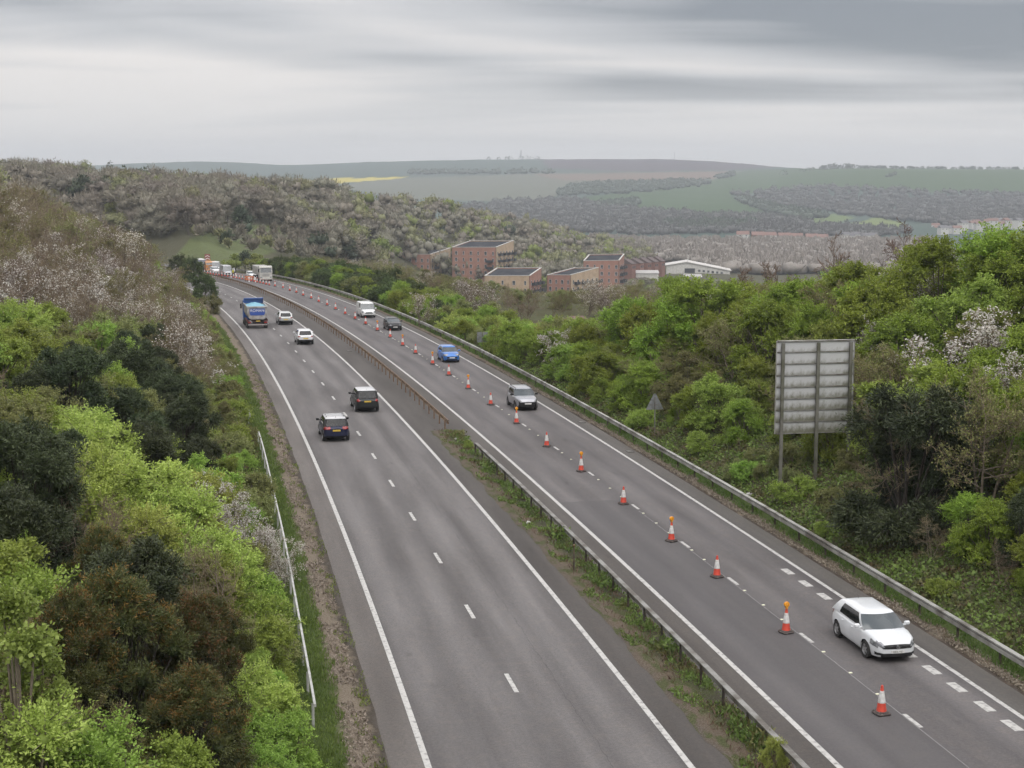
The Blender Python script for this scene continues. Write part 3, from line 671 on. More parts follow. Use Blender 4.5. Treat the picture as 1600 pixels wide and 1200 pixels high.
DEF = dict(L=4.26, W=1.80, H=1.46, rw=0.32, fo=0.86, ro=0.80,
    top=[(0, .90), (.02, .99), (.08, 1.02), (.40, .99), (.70, .98), (.80, .975), (.89, .915), (.95, .835), (.982, .745), (1, .64)],
    wid=[(0, .70), (.015, .80), (.05, .90), (.16, .975), (.4, 1), (.65, 1), (.82, .97), (.92, .90), (.965, .80), (.985, .70), (1, .60)],
    bot=[(0, .34), (.03, .27), (.1, .20), (.9, .19), (.97, .21), (1, .26)],
    belt_f=.805, belt_r=.02, roof_f=.60, roof_r=.125, wb=.90, wt=.70, bow_f=.30, bow_t=.14, bow_r=.12,
    side=[(1, 6), (6, 10)], roofcol=None, rails=False, spokes=5, dark=False)
def car(name, label, spec, col, s, o, toward, plate=None, cat='car', group='cars driving on the dual carriageway', metal=0.0):
    P = dict(DEF); P.update(spec); L, W, H = P['L'], P['W'], P['H']; hw = W/2
    PM = paint('paint_%s_%s' % (name, '_'.join('%d' % (c*255) for c in col)), col, metal)
    root = empty(name, (0, 0, 0), 0, label, cat, group)
    xr, xf = -L/2, L/2; wx = (xr+P['ro'], xf-P['fo']); rw = P['rw']; ra = rw*1.16
    ts = np.unique(np.r_[np.linspace(0, .07, 9), np.linspace(.07, .93, 62), np.linspace(.93, 1, 10)])
    I = lambda k, t: np.interp(t, [a for a, _ in P[k]], [b for _, b in P[k]])
    sec = [(0, 0), (.62, 0), (.84, 0), (.93, .05), (.975, .17), (.993, .34), (1, .48), (.992, .62), (.972, .76), (.945, .87), (.90, .945), (.82, .985), (.55, 1.0), (0, 1.0)]
    ns = len(sec); R = []
    for t in ts:
        x = xr + L*t; w = hw*I('wid', t); zb = I('bot', t); zt = I('top', t); row = []
        ar = 0
        for c in wx:
            if abs(x-c) < ra: ar = max(ar, rw + math.sqrt(ra*ra-(x-c)**2))
        for k, (fy, fz) in enumerate(sec):
            z = zb + (zt-zb)*fz; y = w*fy
            if k >= 12: z += 0.025*(1-fy) if 0.1 < t < .97 else 0.008*(1-fy)
            if 2 <= k <= 9 and ar > z: z = min(ar, zt-0.02)
            row.append((x, y, z))
        R.append(row)
    R = np.array(R)                                            # stations x half section
    n = len(ts); full = np.concatenate([R, R[:, -2:0:-1]*np.array([1, -1, 1])], 1); m_ = full.shape[1]
    co = full.reshape(-1, 3).tolist(); F = []
    for i in range(n-1):
        for j in range(m_): F.append((i*m_+j, i*m_+(j+1) % m_, (i+1)*m_+(j+1) % m_, (i+1)*m_+j))
    for i0 in (0, n-1):                                        # end caps as strips from side to side
        for k in range(1, ns-2):
            a, b = full[i0, k], full[i0, k+1]; c, d = full[i0, m_-k], full[i0, m_-k-1]; prev = None
            for q in range(9):
                f = q/8; v0 = a+(c-a)*f; v1 = b+(d-b)*f; bow = 0.045*math.sin(math.pi*f)*(1 if i0 else -1)
                co.append((v0[0]+bow, v0[1], v0[2])); co.append((v1[0]+bow, v1[1], v1[2])); cur = (len(co)-2, len(co)-1)
                if prev: F.append((prev[0], cur[0], cur[1], prev[1]) if i0 else (prev[0], prev[1], cur[1], cur[0]))
                prev = cur
    CO = np.array(co); CE = np.array([CO[list(f)].mean(0) for f in F])
    NO = np.array([np.cross(CO[f[2]]-CO[f[0]], CO[f[3]]-CO[f[1]]) for f in F]); nl = np.linalg.norm(NO, axis=1); NO /= np.maximum(nl, 1e-9)[:, None]
    mid = np.array([0, 0, .55]); flip = (NO*(CE-mid)*np.array([.25, 1, 1])).sum(1) < 0; NO[flip] *= -1
    used = np.zeros(len(F), bool)
    def patch(nm, sel, m, off=0.006, smooth=True):
        idx = np.where(sel & (nl > 1e-7))[0]
        if not len(idx): return None
        mp = {}; v = []; acc = []; fs = []
        for i in idx:
            q = []
            for k in F[i]:
                key = tuple(np.round(CO[k], 4))
                if key not in mp: mp[key] = len(v); v.append(CO[k].copy()); acc.append(np.zeros(3))
                acc[mp[key]] += NO[i]; q.append(mp[key])
            fs.append(tuple(q))
        v = [a + off*b/max(np.linalg.norm(b), 1e-6) for a, b in zip(v, acc)]
        me = mesh_py(nm, v, fs, [m], smooth, 50)
        bm = bmesh.new(); bm.from_mesh(me); bmesh.ops.recalc_face_normals(bm, faces=bm.faces[:]); bm.to_mesh(me); bm.free()
        return ob(nm, me, root)
    X, Yc, Z = CE[:, 0], CE[:, 1], CE[:, 2]; ay = np.abs(Yc)
    tf = (xf-X)/L; tr = (X-xr)/L
    me = mesh_py('body', co, F, [PM, UNDER], True, 38)
    bm = bmesh.new(); bm.from_mesh(me); bmesh.ops.remove_doubles(bm, verts=bm.verts[:], dist=0.0008); bmesh.ops.recalc_face_normals(bm, faces=bm.faces[:])
    for f in bm.faces:
        c = f.calc_center_median()
        inner = abs(c.y) < hw*0.86 and c.z < rw*2 and min(abs(c.x-wx[0]), abs(c.x-wx[1])) < ra and c.z > .1 and abs(f.normal.x) < 2 and abs(c.x) < L/2-0.12
        if (f.normal.z < -0.5 and c.z < .75) or inner and c.z < .6: f.material_index = 1
    bm.to_mesh(me); bm.free(); me.polygons.foreach_set('use_smooth', np.ones(len(me.polygons), bool)); me.set_sharp_from_angle(angle=math.radians(38)); ob('body', me, root)
    # doors, lower cladding
    dx = [(xr+L*.50, xr+L*.71), (xr+L*.285, xr+L*.495)] if P.get('doors', 4) == 4 else [(xr+L*.42, xr+L*.72)]
    zlo = .30; 
    for a, b in dx:
        for sg in (1, -1):
            d = patch('door', (X > a) & (X < b) & (Yc*sg > hw*.93) & (Z > zlo) & (Z < 1.2), PM, 0.007)
            if d: 
                hx = a+0.16; hz = np.interp((hx-xr)/L, *zip(*P['top']))-0.15
                hd = MB().box((hx, sg*(hw*0.99+0.012), hz), (0.16, 0.035, 0.03), ch=0.01).build('handle', P.get('handle', PM), d)
    cz = P.get('clad', 0)
    if cz: patch('lower_cladding', (ay > hw*.5) & (Z < cz) & (np.abs(NO[:, 2]) < .75), BLKP, 0.008)
    for nm, fn, mt, of in P['lights'](X, ay, Z, tf, tr, hw, L, Yc, NO):
        patch(nm, fn, mt, of)
    # glasshouse
    nf, nsd, nr = 10, 13, 10
    def ring(xF, xR, w, zf, zr_, bow, bowr):
        pts = []
        for k in range(nf): y = w*(1-2*k/nf); pts.append((xF-bow*(y/w)**2, y))
        for k in range(nsd): t = k/nsd; pts.append((xF-bow + (xR+bowr-xF+bow)*t, -w))
        for k in range(nr): y = -w+2*w*k/nr; pts.append((xR+bowr*(y/w)**2, y))
        for k in range(nsd): t = k/nsd; pts.append((xR+bowr + (xF-bow-xR-bowr)*t, w))
        return pts
    xbF, xbR = xr+L*P['belt_f'], xr+L*P['belt_r']; xtF, xtR = xr+L*P['roof_f'], xr+L*P['roof_r']
    lo = ring(xbF, xbR, hw*P['wb'], 0, 0, P['bow_f'], P['bow_r']); hi = ring(xtF, xtR, hw*P['wt'], 0, 0, P['bow_t'], P['bow_r']*.6)
    lev = [0, .10, .34, .58, .80, .92, 1.0]; V = []; nn = len(lo)
    for t in lev:
        for (a, b), (c, d) in zip(lo, hi):
            zl = float(np.interp((a-xr)/L, *zip(*P['top'])))-0.03; zh = H-0.075 - 0.02*abs(c-(xtF+xtR)/2)/L
            bu = 1+0.055*math.sin(math.pi*t)*(1 if abs(b) > .5 else .5)
            V.append(((a+(c-a)*t), (b+(d-b)*t)*bu, zl+(zh-zl)*t))
    for f, dz in ((.95, .03), (.8, .055), (.45, .073)):
        cx = (xtF+xtR)/2
        for c, d in hi: V.append((cx+(c-cx)*f, d*f, H-0.075+dz - 0.02*abs(c-(xtF+xtR)/2)/L*f))
    V.append(((xtF+xtR)/2, 0, H)); GF = {'frame': [], 'windscreen': [], 'rear_window': [], 'roof': []}; SW = {}
    for i in range(len(lev)-1):
        for k in range(nn):
            q = (i*nn+k, i*nn+(k+1) % nn, (i+1)*nn+(k+1) % nn, (i+1)*nn+k); g = 'frame'
            win = 1 <= i <= 4
            if k < nf: g = 'windscreen' if i <= 4 else 'frame'
            elif k < nf+nsd:
                kk = k-nf
                for wi, (a, b) in enumerate(P['side']):
                    if win and a <= kk < b: g = ('side_window', -1, wi)
            elif k < nf+nsd+nr: g = 'rear_window' if 1 <= i <= 4 and 1 <= k-nf-nsd < nr-1 and P.get('rear_glass', True) else 'frame'
            else:
                kk = nsd-1-(k-nf-nsd-nr)
                for wi, (a, b) in enumerate(P['side']):
                    if win and a <= kk < b: g = ('side_window', 1, wi)
            (GF if isinstance(g, str) else SW).setdefault(g, []).append(q)
    base = len(lev)*nn
    for r_ in range(3):
        a0 = (len(lev)-1)*nn if r_ == 0 else base+(r_-1)*nn; b0 = base+r_*nn
        for k in range(nn): GF['roof'].append((a0+k, a0+(k+1) % nn, b0+(k+1) % nn, b0+k))
    for k in range(nn): GF['roof'].append((base+2*nn+k, base+2*nn+(k+1) % nn, base+3*nn))
    def part(nm, fs, m, sharp=40):
        if not fs: return
        ids = sorted({k for f in fs for k in f}); mp = {k: i for i, k in enumerate(ids)}
        me = mesh_py(nm, [V[k] for k in ids], [tuple(mp[k] for k in f) for f in fs], [m], True, sharp)
        bm = bmesh.new(); bm.from_mesh(me); bmesh.ops.recalc_face_normals(bm, faces=bm.faces[:])
        cn = sum((f.normal.dot(f.calc_center_median()-Vector(((xtF+xtR)/2, 0, H-.4))) for f in bm.faces))
        if cn < 0: bmesh.ops.reverse_faces(bm, faces=bm.faces[:])
        bm.to_mesh(me); bm.free(); return ob(nm, me, root)
    RM = P['roofcol'] or PM
    part('pillar_frame', GF['frame'], P.get('framecol') or PM); part('roof', GF['roof'], RM); part('windscreen', GF['windscreen'], WSG); part('rear_window', GF['rear_window'], GLASS)
    for g, fs in SW.items(): part('side_window', fs, GLASS)
    # wipers on the windscreen, mirrors, plates, wheels
    for sg in (1, -1):
        zm = float(np.interp(P['belt_f']-.06, *zip(*P['top'])))+.06; xm = xbF-P['bow_f']-.22
        MB().box((xm, sg*(hw+.09), zm+.03), (.13, .22, .15), ch=.04).box((xm+.02, sg*(hw-.03), zm-.02), (.06, .14, .05)).build('wing_mirror', P.get('mirror') or PM, root)
        if P['rails']: MB().tube((xtF-.12, sg*hw*P['wt']*.93, H-.02), (xtR+.12, sg*hw*P['wt']*.93, H-.02), .02).tube((xtF-.12, sg*hw*P['wt']*.93, H-.02), (xtF+.02, sg*hw*P['wt']*.93, H-.07), .02).tube((xtR+.12, sg*hw*P['wt']*.93, H-.02), (xtR, sg*hw*P['wt']*.93, H-.07), .02).build('roof_rail', P.get('railm') or CHROME, root)
    if P.get('bars'):
        for fx in (.35, .72): 
            x = xtR+(xtF-xtR)*fx; MB().box((x, 0, H+.05), (.07, W*.74, .03), ch=.008).build('roof_bar', ALLOY, root)
            for sg in (1, -1): MB().box((x, sg*W*.31, H-.01), (.09, .05, .1), ch=.01).build('bar_foot', BLKP, root)
    fz = P.get('fpl', .40); rz = P.get('rpl', .78)
    xe = xf+.045+.012
    pf = MB().box((0, 0, 0), (.02, .52, .112), ch=.004).build('front_plate', PLW, root, loc=(xe, 0, fz))
    pr = MB().box((0, 0, 0), (.02, .52, .112), ch=.004).build('rear_plate', PLY, root, loc=(xr-.045-.012, 0, rz))
    if plate: text_obj('plate_lettering', plate, .105, INK, pf, (.0105, 0, 0), (math.pi/2, 0, math.pi/2), .001, sx=.82)
    add_wheels(root, wx, hw-.015, rw, .21, DARKALLOY if P['dark'] else ALLOY, P['spokes'])
    MB().box((0, 0, .30), (L*.8, W*.55, .2)).build('underbody', UNDER, root)
    MB().tube((xtR+.25, 0, H-.02), (xtR+.16, 0, H+.10), .012, .005).build('aerial', BLKP, root)
    p = road_pt(s, o, 0.004); root.location = p; root.rotation_euler = (0, 0, heading(s) + (math.pi if toward else 0)); return root

def lights_generic(fz=(.60, .74), fy=.54, gz=(.52, .60), gy=.5, lz=(.24, .36), ly=.62, tz=(.80, .98), ty=.58, fx=.085, extra=None, bump_clad=False, tx=.07, grm=None):
    def fn(X, ay, Z, tf, tr, hw, L, Y, N):
        out = []
        for sg in (1, -1):
            out.append(('headlight', (tf < fx) & (Y*sg > fy*hw) & (Z > fz[0]) & (Z < fz[1]) & (ay > hw*fy), HEADL, .010))
            out.append(('tail_light', (tr < tx) & (Y*sg > ty*hw) & (Z > tz[0]) & (Z < tz[1]), TAILL, .010))
        out.append(('grille', (tf < .03) & (ay < gy*hw) & (Z > gz[0]) & (Z < gz[1]) & (N[:, 0] > .2), grm or BLKP, .009))
        out.append(('air_intake', (tf < .03) & (ay < ly*hw) & (Z > lz[0]) & (Z < lz[1]) & (N[:, 0] > .1), BLKP, .009))
        if bump_clad: out.append(('rear_bumper', (tr < .06) & (Z < bump_clad) & (N[:, 0] < -.1), BLKP, .012))
        if extra: out += extra(X, ay, Z, tf, tr, hw, L, Y, N)
        return out
    return fn
def at_front(x, row, L, o=None):
    s, oo = road_px(x, row); return s + L/2, (oo if o is None else o)     # nose towards the camera
def at_rear(x, row, L, o=None):
    s, oo = road_px(x, row); return s + L/2, (oo if o is None else o)
# --- white hatchback, nearest
s, o = at_front(1397, 1037, 4.26)
def golf_extra(X, ay, Z, tf, tr, hw, L, Y, N):
    return [('fog_slot', (tf < .06) & (ay > .62*hw) & (Z > .33) & (Z < .40) & (N[:, 0] > .15), BLKP, .008), ('bumper_strip', (tf < .05) & (Z > .20) & (Z < .245) & (N[:, 0] > .1), CHROME, .008)]
g = car('hatchback_car', 'bright white hatchback coming towards the camera, largest car in the oncoming lane', dict(lights=lights_generic(fz=(.60, .79), fy=.56, fx=.12, gz=(.565, .68), gy=.66, lz=(.23, .40), ly=.66, extra=golf_extra), fpl=.445, spokes=5, H=1.49), (.66, .68, .70), s, 10.25, True, 'OE16 YSD')
em = MB().lathe([(.058, 0), (.072, .006), (.072, .016), (.058, .02)], 22, axis='x'); em.f = [q for q in em.f if len(q) == 4]
def stroke(a, b): 
    v = Vector((0, b[0]-a[0], b[1]-a[1])); t = Vector((0, -v.z, v.y)).normalized()*.007; A = Vector((.008, *a)); B = Vector((.008, *b)); d = Vector((.01, 0, 0))
    em.add([A-t, A+t, B+t, B-t, A-t+d, A+t+d, B+t+d, B-t+d], [(4, 5, 6, 7), (0, 3, 2, 1), (0, 1, 5, 4), (1, 2, 6, 5), (2, 3, 7, 6), (3, 0, 4, 7)])
for a, b in (((-.03, .05), (0, .012)), ((.03, .05), (0, .012)), ((-.058, .02), (-.026, -.05)), ((-.026, -.05), (0, -.004)), ((0, -.004), (.026, -.05)), ((.026, -.05), (.058, .02))): stroke(a, b)
em.build('emblem', CHROME, g, loc=(4.26/2+.045+.012, 0, .618))
SUV = dict(L=4.18, W=1.78, H=1.62, rw=.35, fo=.84, ro=.76,
    top=[(0, .92), (.03, 1.03), (.10, 1.07), (.40, 1.05), (.70, 1.05), (.76, 1.05), (.88, .99), (.95, .93), (.98, .84), (1, .72)],
    bot=[(0, .42), (.03, .33), (.1, .24), (.9, .23), (.97, .26), (1, .34)], belt_f=.79, belt_r=.04, roof_f=.60, roof_r=.10, wt=.74)
# --- grey compact crossover with black lower front
s, o = at_front(841, 642, 4.16)
car('crossover_car', 'silver grey crossover with black grille and roof rails facing the camera', dict(SUV, lights=lights_generic(fz=(.74, .86), fy=.50, gz=(.46, .70), gy=.84, lz=(.30, .44), ly=.8, fx=.1), clad=.42, rails=True, railm=BLKP, mirror=BLKP, dark=True, fpl=.58), (.34, .345, .37), s, 9.95, True, None, metal=.5)
s, o = at_front(706, 567, 3.9)
car('hatchback_car', 'vivid blue small hatchback coming towards the camera', dict(L=3.95, W=1.72, H=1.50, rw=.30, lights=lights_generic(fz=(.66, .84), fy=.52, gz=(.44, .58), gy=.55, lz=(.28, .40), ly=.6, fx=.13), fpl=.50), (.025, .155, .50), s, 10.0, True, metal=.15)
s, o = at_front(625, 517, 4.4)
car('saloon_car', 'glossy black car with pale plate, behind the blue hatchback in the oncoming lane', dict(L=4.4, H=1.44, lights=lights_generic(fz=(.60, .73), gz=(.48, .60), gy=.55), fpl=.46, belt_r=.07), (.014, .014, .016), s, 10.0, True)
VAN = dict(L=5.1, W=1.96, H=1.97, rw=.33, fo=.93, ro=1.0,
    top=[(0, 1.05), (.02, 1.12), (.6, 1.16), (.80, 1.16), (.86, 1.13), (.93, 1.05), (.975, .93), (1, .74)],
    wid=[(0, .94), (.02, .98), (.06, 1), (.7, 1), (.86, .97), (.93, .92), (.97, .83), (1, .72)], bot=[(0, .36), (.05, .26), (.9, .22), (1, .28)],
    belt_f=.90, belt_r=.003, roof_f=.73, roof_r=.012, wb=.965, wt=.84, bow_f=.30, bow_t=.15, bow_r=.02, side=[(1, 4)], doors=2)
s, o = at_front(583, 497, 5.1)
car('panel_van', 'white panel van coming towards the camera behind the black car', dict(VAN, lights=lights_generic(fz=(.72, .92), fy=.62, gz=(.58, .78), gy=.5, lz=(.28, .46), ly=.75, fx=.07, grm=mat('grey_grille', (.12, .13, .13), .4)), fpl=.50, clad=.0), (.68, .69, .68), s, 9.9, True, cat='van', group='vans on the dual carriageway')
# --- departing traffic
ROOF_SHEEN = paint('roof_sky_sheen', (.55, .55, .56), .2)  # pale roof colour stands in for sky reflected on dark paint
s, o = at_rear(528, 691, 4.5)
BIGSUV = dict(SUV, L=4.5, W=1.86, H=1.66, rw=.36)
car('estate_car', 'dark navy estate with pale roof and two roof bars driving away', dict(BIGSUV, H=1.60, lights=lights_generic(tz=(.86, 1.03), ty=.46, tx=.10, fz=(.7, .84)), roofcol=ROOF_SHEEN, bars=True, rpl=.80, framecol=BLKP, mirror=BLKP, clad=.34), (.018, .022, .055), s, o, False, metal=.2)
s, o = at_rear(577, 645, 4.6)
car('suv_car', 'black off-roader with pale roof and yellow plate driving away in the outer lane', dict(BIGSUV, H=1.70, lights=lights_generic(tz=(.84, 1.04), ty=.60, tx=.06, fz=(.7, .84), bump_clad=.50), roofcol=ROOF_SHEEN, rpl=.86, framecol=BLKP, mirror=BLKP), (.018, .021, .022), s, o, False)
s, o = at_rear(481, 539, 4.3)
car('suv_car', 'white crossover with black lower bumper driving away, nearest of the pale pair', dict(SUV, L=4.3, W=1.82, lights=lights_generic(tz=(.86, .98), ty=.58, bump_clad=.62, tx=.05), clad=.40, rpl=.72), (.66, .67, .68), s, o, False)
s, o = at_rear(447, 508, 4.35)
car('suv_car', 'silver crossover driving away beside the tipper lorry', dict(SUV, L=4.35, W=1.82, lights=lights_generic(tz=(.86, .98), ty=.58, bump_clad=.55), clad=.40, rpl=.72), (.50, .51, .51), s, o, False, metal=.3)
# --- queue by the road works
QW = dict(SUV, L=4.3, lights=lights_generic())
def queue(kind, name, label, spec, col, x, row, off, cat='car', grp='vehicles in the road works queue', metal=0):
    s, o = road_px(x, row); off = min(max(o, 5.6), 10.2) if off is None else off; return car(name, label, spec, col, s+2.1, off, True, cat=cat, group=grp, metal=metal)
queue('c', 'estate_car', 'white car just behind the pale tipper lorry in the queue', dict(QW, H=1.5), (.66, .67, .66), 396, 436, None)
queue('v', 'panel_van', 'silver van with a big windscreen in the road works queue', dict(VAN, H=2.3, L=5.4, lights=lights_generic(fz=(.8, .98), gz=(.45, .72), gy=.6)), (.40, .41, .43), 356, 431.5, None, 'van', metal=.3)
queue('c', 'estate_car', 'small white car ahead of the orange works truck', dict(QW, H=1.5), (.66, .67, .67), 338, 428, None)
queue('v', 'panel_van', 'white van half hidden behind the silver van in the queue', dict(VAN, H=2.4, L=5.6, lights=lights_generic(fz=(.8, .98), gz=(.5, .75), gy=.6)), (.64, .65, .64), 346, 425, None, 'van')
queue('v', 'panel_van', 'farthest white box van at the back of the queue', dict(VAN, H=2.6, L=5.8, lights=lights_generic(fz=(.8, .98), gz=(.5, .75), gy=.6)), (.62, .63, .62), 338, 421.5, None, 'van')

# --- lorries
def tub(mb, prof, x0, x1, wall=.06, s0=1.0, s1=1.0):
    pass
def wheels_lorry(root, xs, half, r=.52, w=.32): add_wheels(root, xs, half, r, w, mat('steel_wheel', (.22, .20, .19), .6, .3), 8)
def cab(root, x0, W, zb, zt, m, front=1, visor=BLKP, L=1.7):
    """flat-fronted lorry cab from x0 (back) to x0+L"""
    pr = [(x0, zb), (x0+L-.02, zb), (x0+L, zb+.35), (x0+L, zb+1.15), (x0+L-.20, zt-.35), (x0+L-.42, zt), (x0, zt)]
    MB().prism(pr, -W/2, W/2).build('cab', m, root)
    a, b = (x0+L, zb+1.20), (x0+L-.19, zt-.42); t = Vector((.012, 0, .002))
    ws = MB().add([(a[0]+.012, -W/2+.12, a[1]), (a[0]+.012, W/2-.12, a[1]), (b[0]+.012, W/2-.17, b[1]), (b[0]+.012, -W/2+.17, b[1])], [(0, 1, 2, 3)]).build('windscreen', WSG, root)
    for sg in (1, -1):
        MB().prism([(x0+.55, zb+1.2), (x0+L-.12, zb+1.2), (x0+L-.28, zt-.45), (x0+.55, zt-.45)], sg*(W/2+.006), sg*(W/2+.012)).build('side_window', GLASS, root)
        MB().box((x0+L-.12, sg*(W/2+.17), zb+1.6), (.12, .2, .62), ch=.03).box((x0+L-.12, sg*(W/2+.05), zb+1.85), (.05, .2, .04)).build('wing_mirror', BLKP, root)
        MB().box((x0+L+.01, sg*(W/2-.3), zb+.28), (.05, .42, .2), ch=.02).build('headlight', HEADL, root)
    MB().box((x0+L-.22, 0, zt-.36), (.3, W*.92, .06)).build('sun_visor', visor, root)
    for i in range(4): MB().box((x0+L+.008, 0, zb+.5+.15*i), (.03, W*.52, .07), ch=.01).build('grille_bar', mat('grille_grey', (.25, .25, .25), .5), root)
    MB().box((x0+L-.05, 0, zb-.02), (.3, W*.98, .38), ch=.05).build('bumper', m, root)
    MB().box((x0+L+.115, -.35, zb-.04), (.02, .52, .11)).build('front_plate', PLW, root)
def tipper_away():
    s, o = road_px(399, 514); W = 2.5
    root = empty('tipper_lorry', tuple(road_pt(s+4.3, -5.75, .004)), heading(s), 'blue tipper lorry with a sheeted load and lettered grey tailgate driving away', 'lorry', 'lorries on the dual carriageway')
    BL = paint('lorry_blue', (.018, .095, .36)); BD = paint('lorry_dark_blue', (.012, .03, .12)); TG = mat('tipper_body_grey', (.40, .39, .385), .5, .1, col2=(.27, .245, .225), scale=1.6, detail=8); RD = mat('red_oxide_chassis', (.16, .035, .03), .7, col2=(.07, .03, .028), scale=4)
    cab(root, 2.35, W, .62, 3.05, BL)
    MB().box((.2, 0, .78), (7.9, .9, .28)).build('chassis', RD, root)
    wheels_lorry(root, (-3.05, -1.72, 1.45, 3.1), W/2, .5)
    # tub: rounded half-pipe body, open top
    prof = [(-1.22, 2.75), (-1.2, 1.75), (-1.0, 1.32), (-.72, 1.12), (.72, 1.12), (1.0, 1.32), (1.2, 1.75), (1.22, 2.75)]
    inner = [(y*.94, z if z > 2.7 else z+.05) for y, z in prof]
    x0, x1 = -3.75, 2.1; n = len(prof); v = []; f = []
    for x in (x0, x1):
        for y, z in prof: v.append((x, y, z))
    for x in (x0, x1):
        for y, z in inner: v.append((x, y, z))
    for i in range(n-1): f += [(i, i+1, n+i+1, n+i), (2*n+i, 3*n+i, 3*n+i+1, 2*n+i+1)]
    f += [(0, n, 3*n, 2*n), (n-1, 3*n-1, 4*n-1, 2*n-1), tuple(range(n))[::-1], tuple(range(n, 2*n))]
    MB().add(v, f).build('tipper_body', TG, root)
    for sg in (1, -1):
        MB().box((-.82, sg*1.24, 2.74), (5.9, .10, .12), ch=.02).build('top_rail', TG, root)
        MB().box((-3.4, sg*1.05, .95), (.9, .42, .06), ch=.02).build('mudguard', RD, root); MB().box((-2.3, sg*1.22, 1.08), (2.9, .05, .22), ch=.02).build('side_guard', RD, root)
        MB().box((-4.08, sg*.98, .80), (.06, .42, .16), ch=.02).build('tail_light', TAILL, root)
    MB().prism([(-1.2, 3.35), (-1.2, 2.72), (1.2, 2.72), (1.2, 3.35)], 2.05, 2.15, 'x').box((1.85, 0, 3.35), (.7, 2.4, .06)).build('headboard', BL, root)
    MB().prism([(2.05, 2.7), (2.05, 3.5), (1.35, 2.78)], -1.2, -1.14).build('headboard_wing', BD, root)
    tg = MB().prism([(-1.17, 2.68), (-1.16, 1.80), (-.98, 1.38), (-.70, 1.18), (.70, 1.18), (.98, 1.38), (1.16, 1.80), (1.17, 2.68)], x0-.02, x0-.10, 'x').box((x0-.13, 0, 2.66), (.1, 2.5, .14), ch=.02).build('tailgate', TG, root)
    for sg in (1, -1): MB().box((x0-.125, sg*1.12, 2.2), (.06, .13, .95), ch=.02).build('tailgate_post', TG, root)
    pn = MB().prism([(-.92, 2.48), (-.92, 1.86), (-.80, 1.66), (.80, 1.66), (.92, 1.86), (.92, 2.48)], x0-.105, x0-.125, 'x').build('name_panel', paint('panel_blue', (.03, .08, .33)), root)
    text_obj('lettering', 'ROMAN', .46, WINK, pn, (x0-.13, 0, 2.22), (math.pi/2, 0, -math.pi/2), .004, sx=1.02)
    # load under a light blue sheet, heaped
    g = 14; v = []; f = []
    for i in range(g+1):
        for j in range(g+1):
            x = x0+.15+(x1-x0-.25)*i/g; y = -1.13+2.26*j/g
            z = 2.58 + .34*math.exp(-((i/g-.72)/.22)**2)*math.cos((j/g-.5)*math.pi)**1.2 + .05*math.sin(i*2.1+j*1.7)
            v.append((x, y, z))
    for i in range(g):
        for j in range(g): a = i*(g+1)+j; f.append((a, a+g+1, a+g+2, a+1))
    ob('load_sheet', mesh_py('load_sheet', v, f, [mat('pale_blue_sheet', (.19, .40, .50), .6, col2=(.15, .34, .44), scale=2)], True), root)
    MB().box((-4.15, 0, .52), (.12, 2.3, .16), ch=.03).build('rear_bumper_bar', mat('dull_steel_bar', (.30, .27, .26), .6, .3), root)
    MB().box((-4.05, 0, .80), (.1, 1.2, .18)).build('lamp_board', UNDER, root); MB().box((-4.13, -.05, .98), (.03, .5, .11)).build('rear_plate', PLY, root)
tipper_away()
def lorry_front():
    s, o = road_px(421, 440)
    root = empty('tipper_lorry', tuple(road_pt(s+4.6, 9.7, .004)), heading(s)+math.pi, 'pale cream tipper lorry facing the camera at the end of the coned lane', 'lorry', 'lorries on the dual carriageway')
    CR = mat('cream_lorry_paint', (.50, .49, .45), .45, col2=(.42, .41, .38), scale=2, coat=.3)
    cab(root, 2.9, 2.5, .62, 3.1, CR); MB().box((0, 0, .8), (8.6, .9, .3)).build('chassis', UNDER, root); wheels_lorry(root, (-3.2, -1.9, 1.6, 3.6), 1.25)
    MB().box((-.95, 0, 2.05), (6.9, 2.45, 1.75), ch=.12, taper=(1, 1.0)).build('tipper_body', mat('dusty_grey_body', (.36, .355, .33), .6, col2=(.27, .26, .24), scale=2), root)
    for i in range(6): MB().box((-3.9+1.2*i, 0, 2.05), (.1, 2.53, 1.6)).build('body_rib', CR, root)
lorry_front()
def works_truck():
    s, o = road_px(329, 425)
    root = empty('works_truck', tuple(road_pt(s+3, min(max(o, 5.6), 9.8), .004)), heading(s)+math.pi, 'orange road works truck carrying a raised chevron sign', 'lorry', 'lorries on the dual carriageway')
    OR = paint('works_orange', (.50, .22, .07)); cab(root, 1.4, 2.2, .5, 2.5, OR, L=1.6)
    MB().box((-.3, 0, .65), (5.6, .9, .25)).build('chassis', UNDER, root); wheels_lorry(root, (-2, 2.3), 1.1, .42, .28)
    MB().box((-1.0, 0, 1.15), (4.4, 2.2, .75), ch=.05).build('flat_bed', OR, root)
    MB().box((-.6, .4, 2.3), (.08, .1, 1.8)).box((-.6, -.4, 2.3), (.08, .1, 1.8)).build('sign_mast', UNDER, root)
    b = MB().box((0, 0, 0), (.08, 1.3, 1.5), ch=.02).build('arrow_board', mat('board_red', (.22, .07, .055), .5), root, loc=(-.6, 0, 3.3))
    for k in range(2): MB().prism([(-.55, -.6+.6*k), (0, -.3+.6*k), (.55, -.6+.6*k), (.55, -.45+.6*k), (0, -.15+.6*k), (-.55, -.45+.6*k)], .05, .06, 'x').build('chevron', WINK, b)
    MB().box((.3, 0, 2.62), (.3, 1.2, .12), ch=.04).build('beacon_bar', AMB, root)
works_truck()
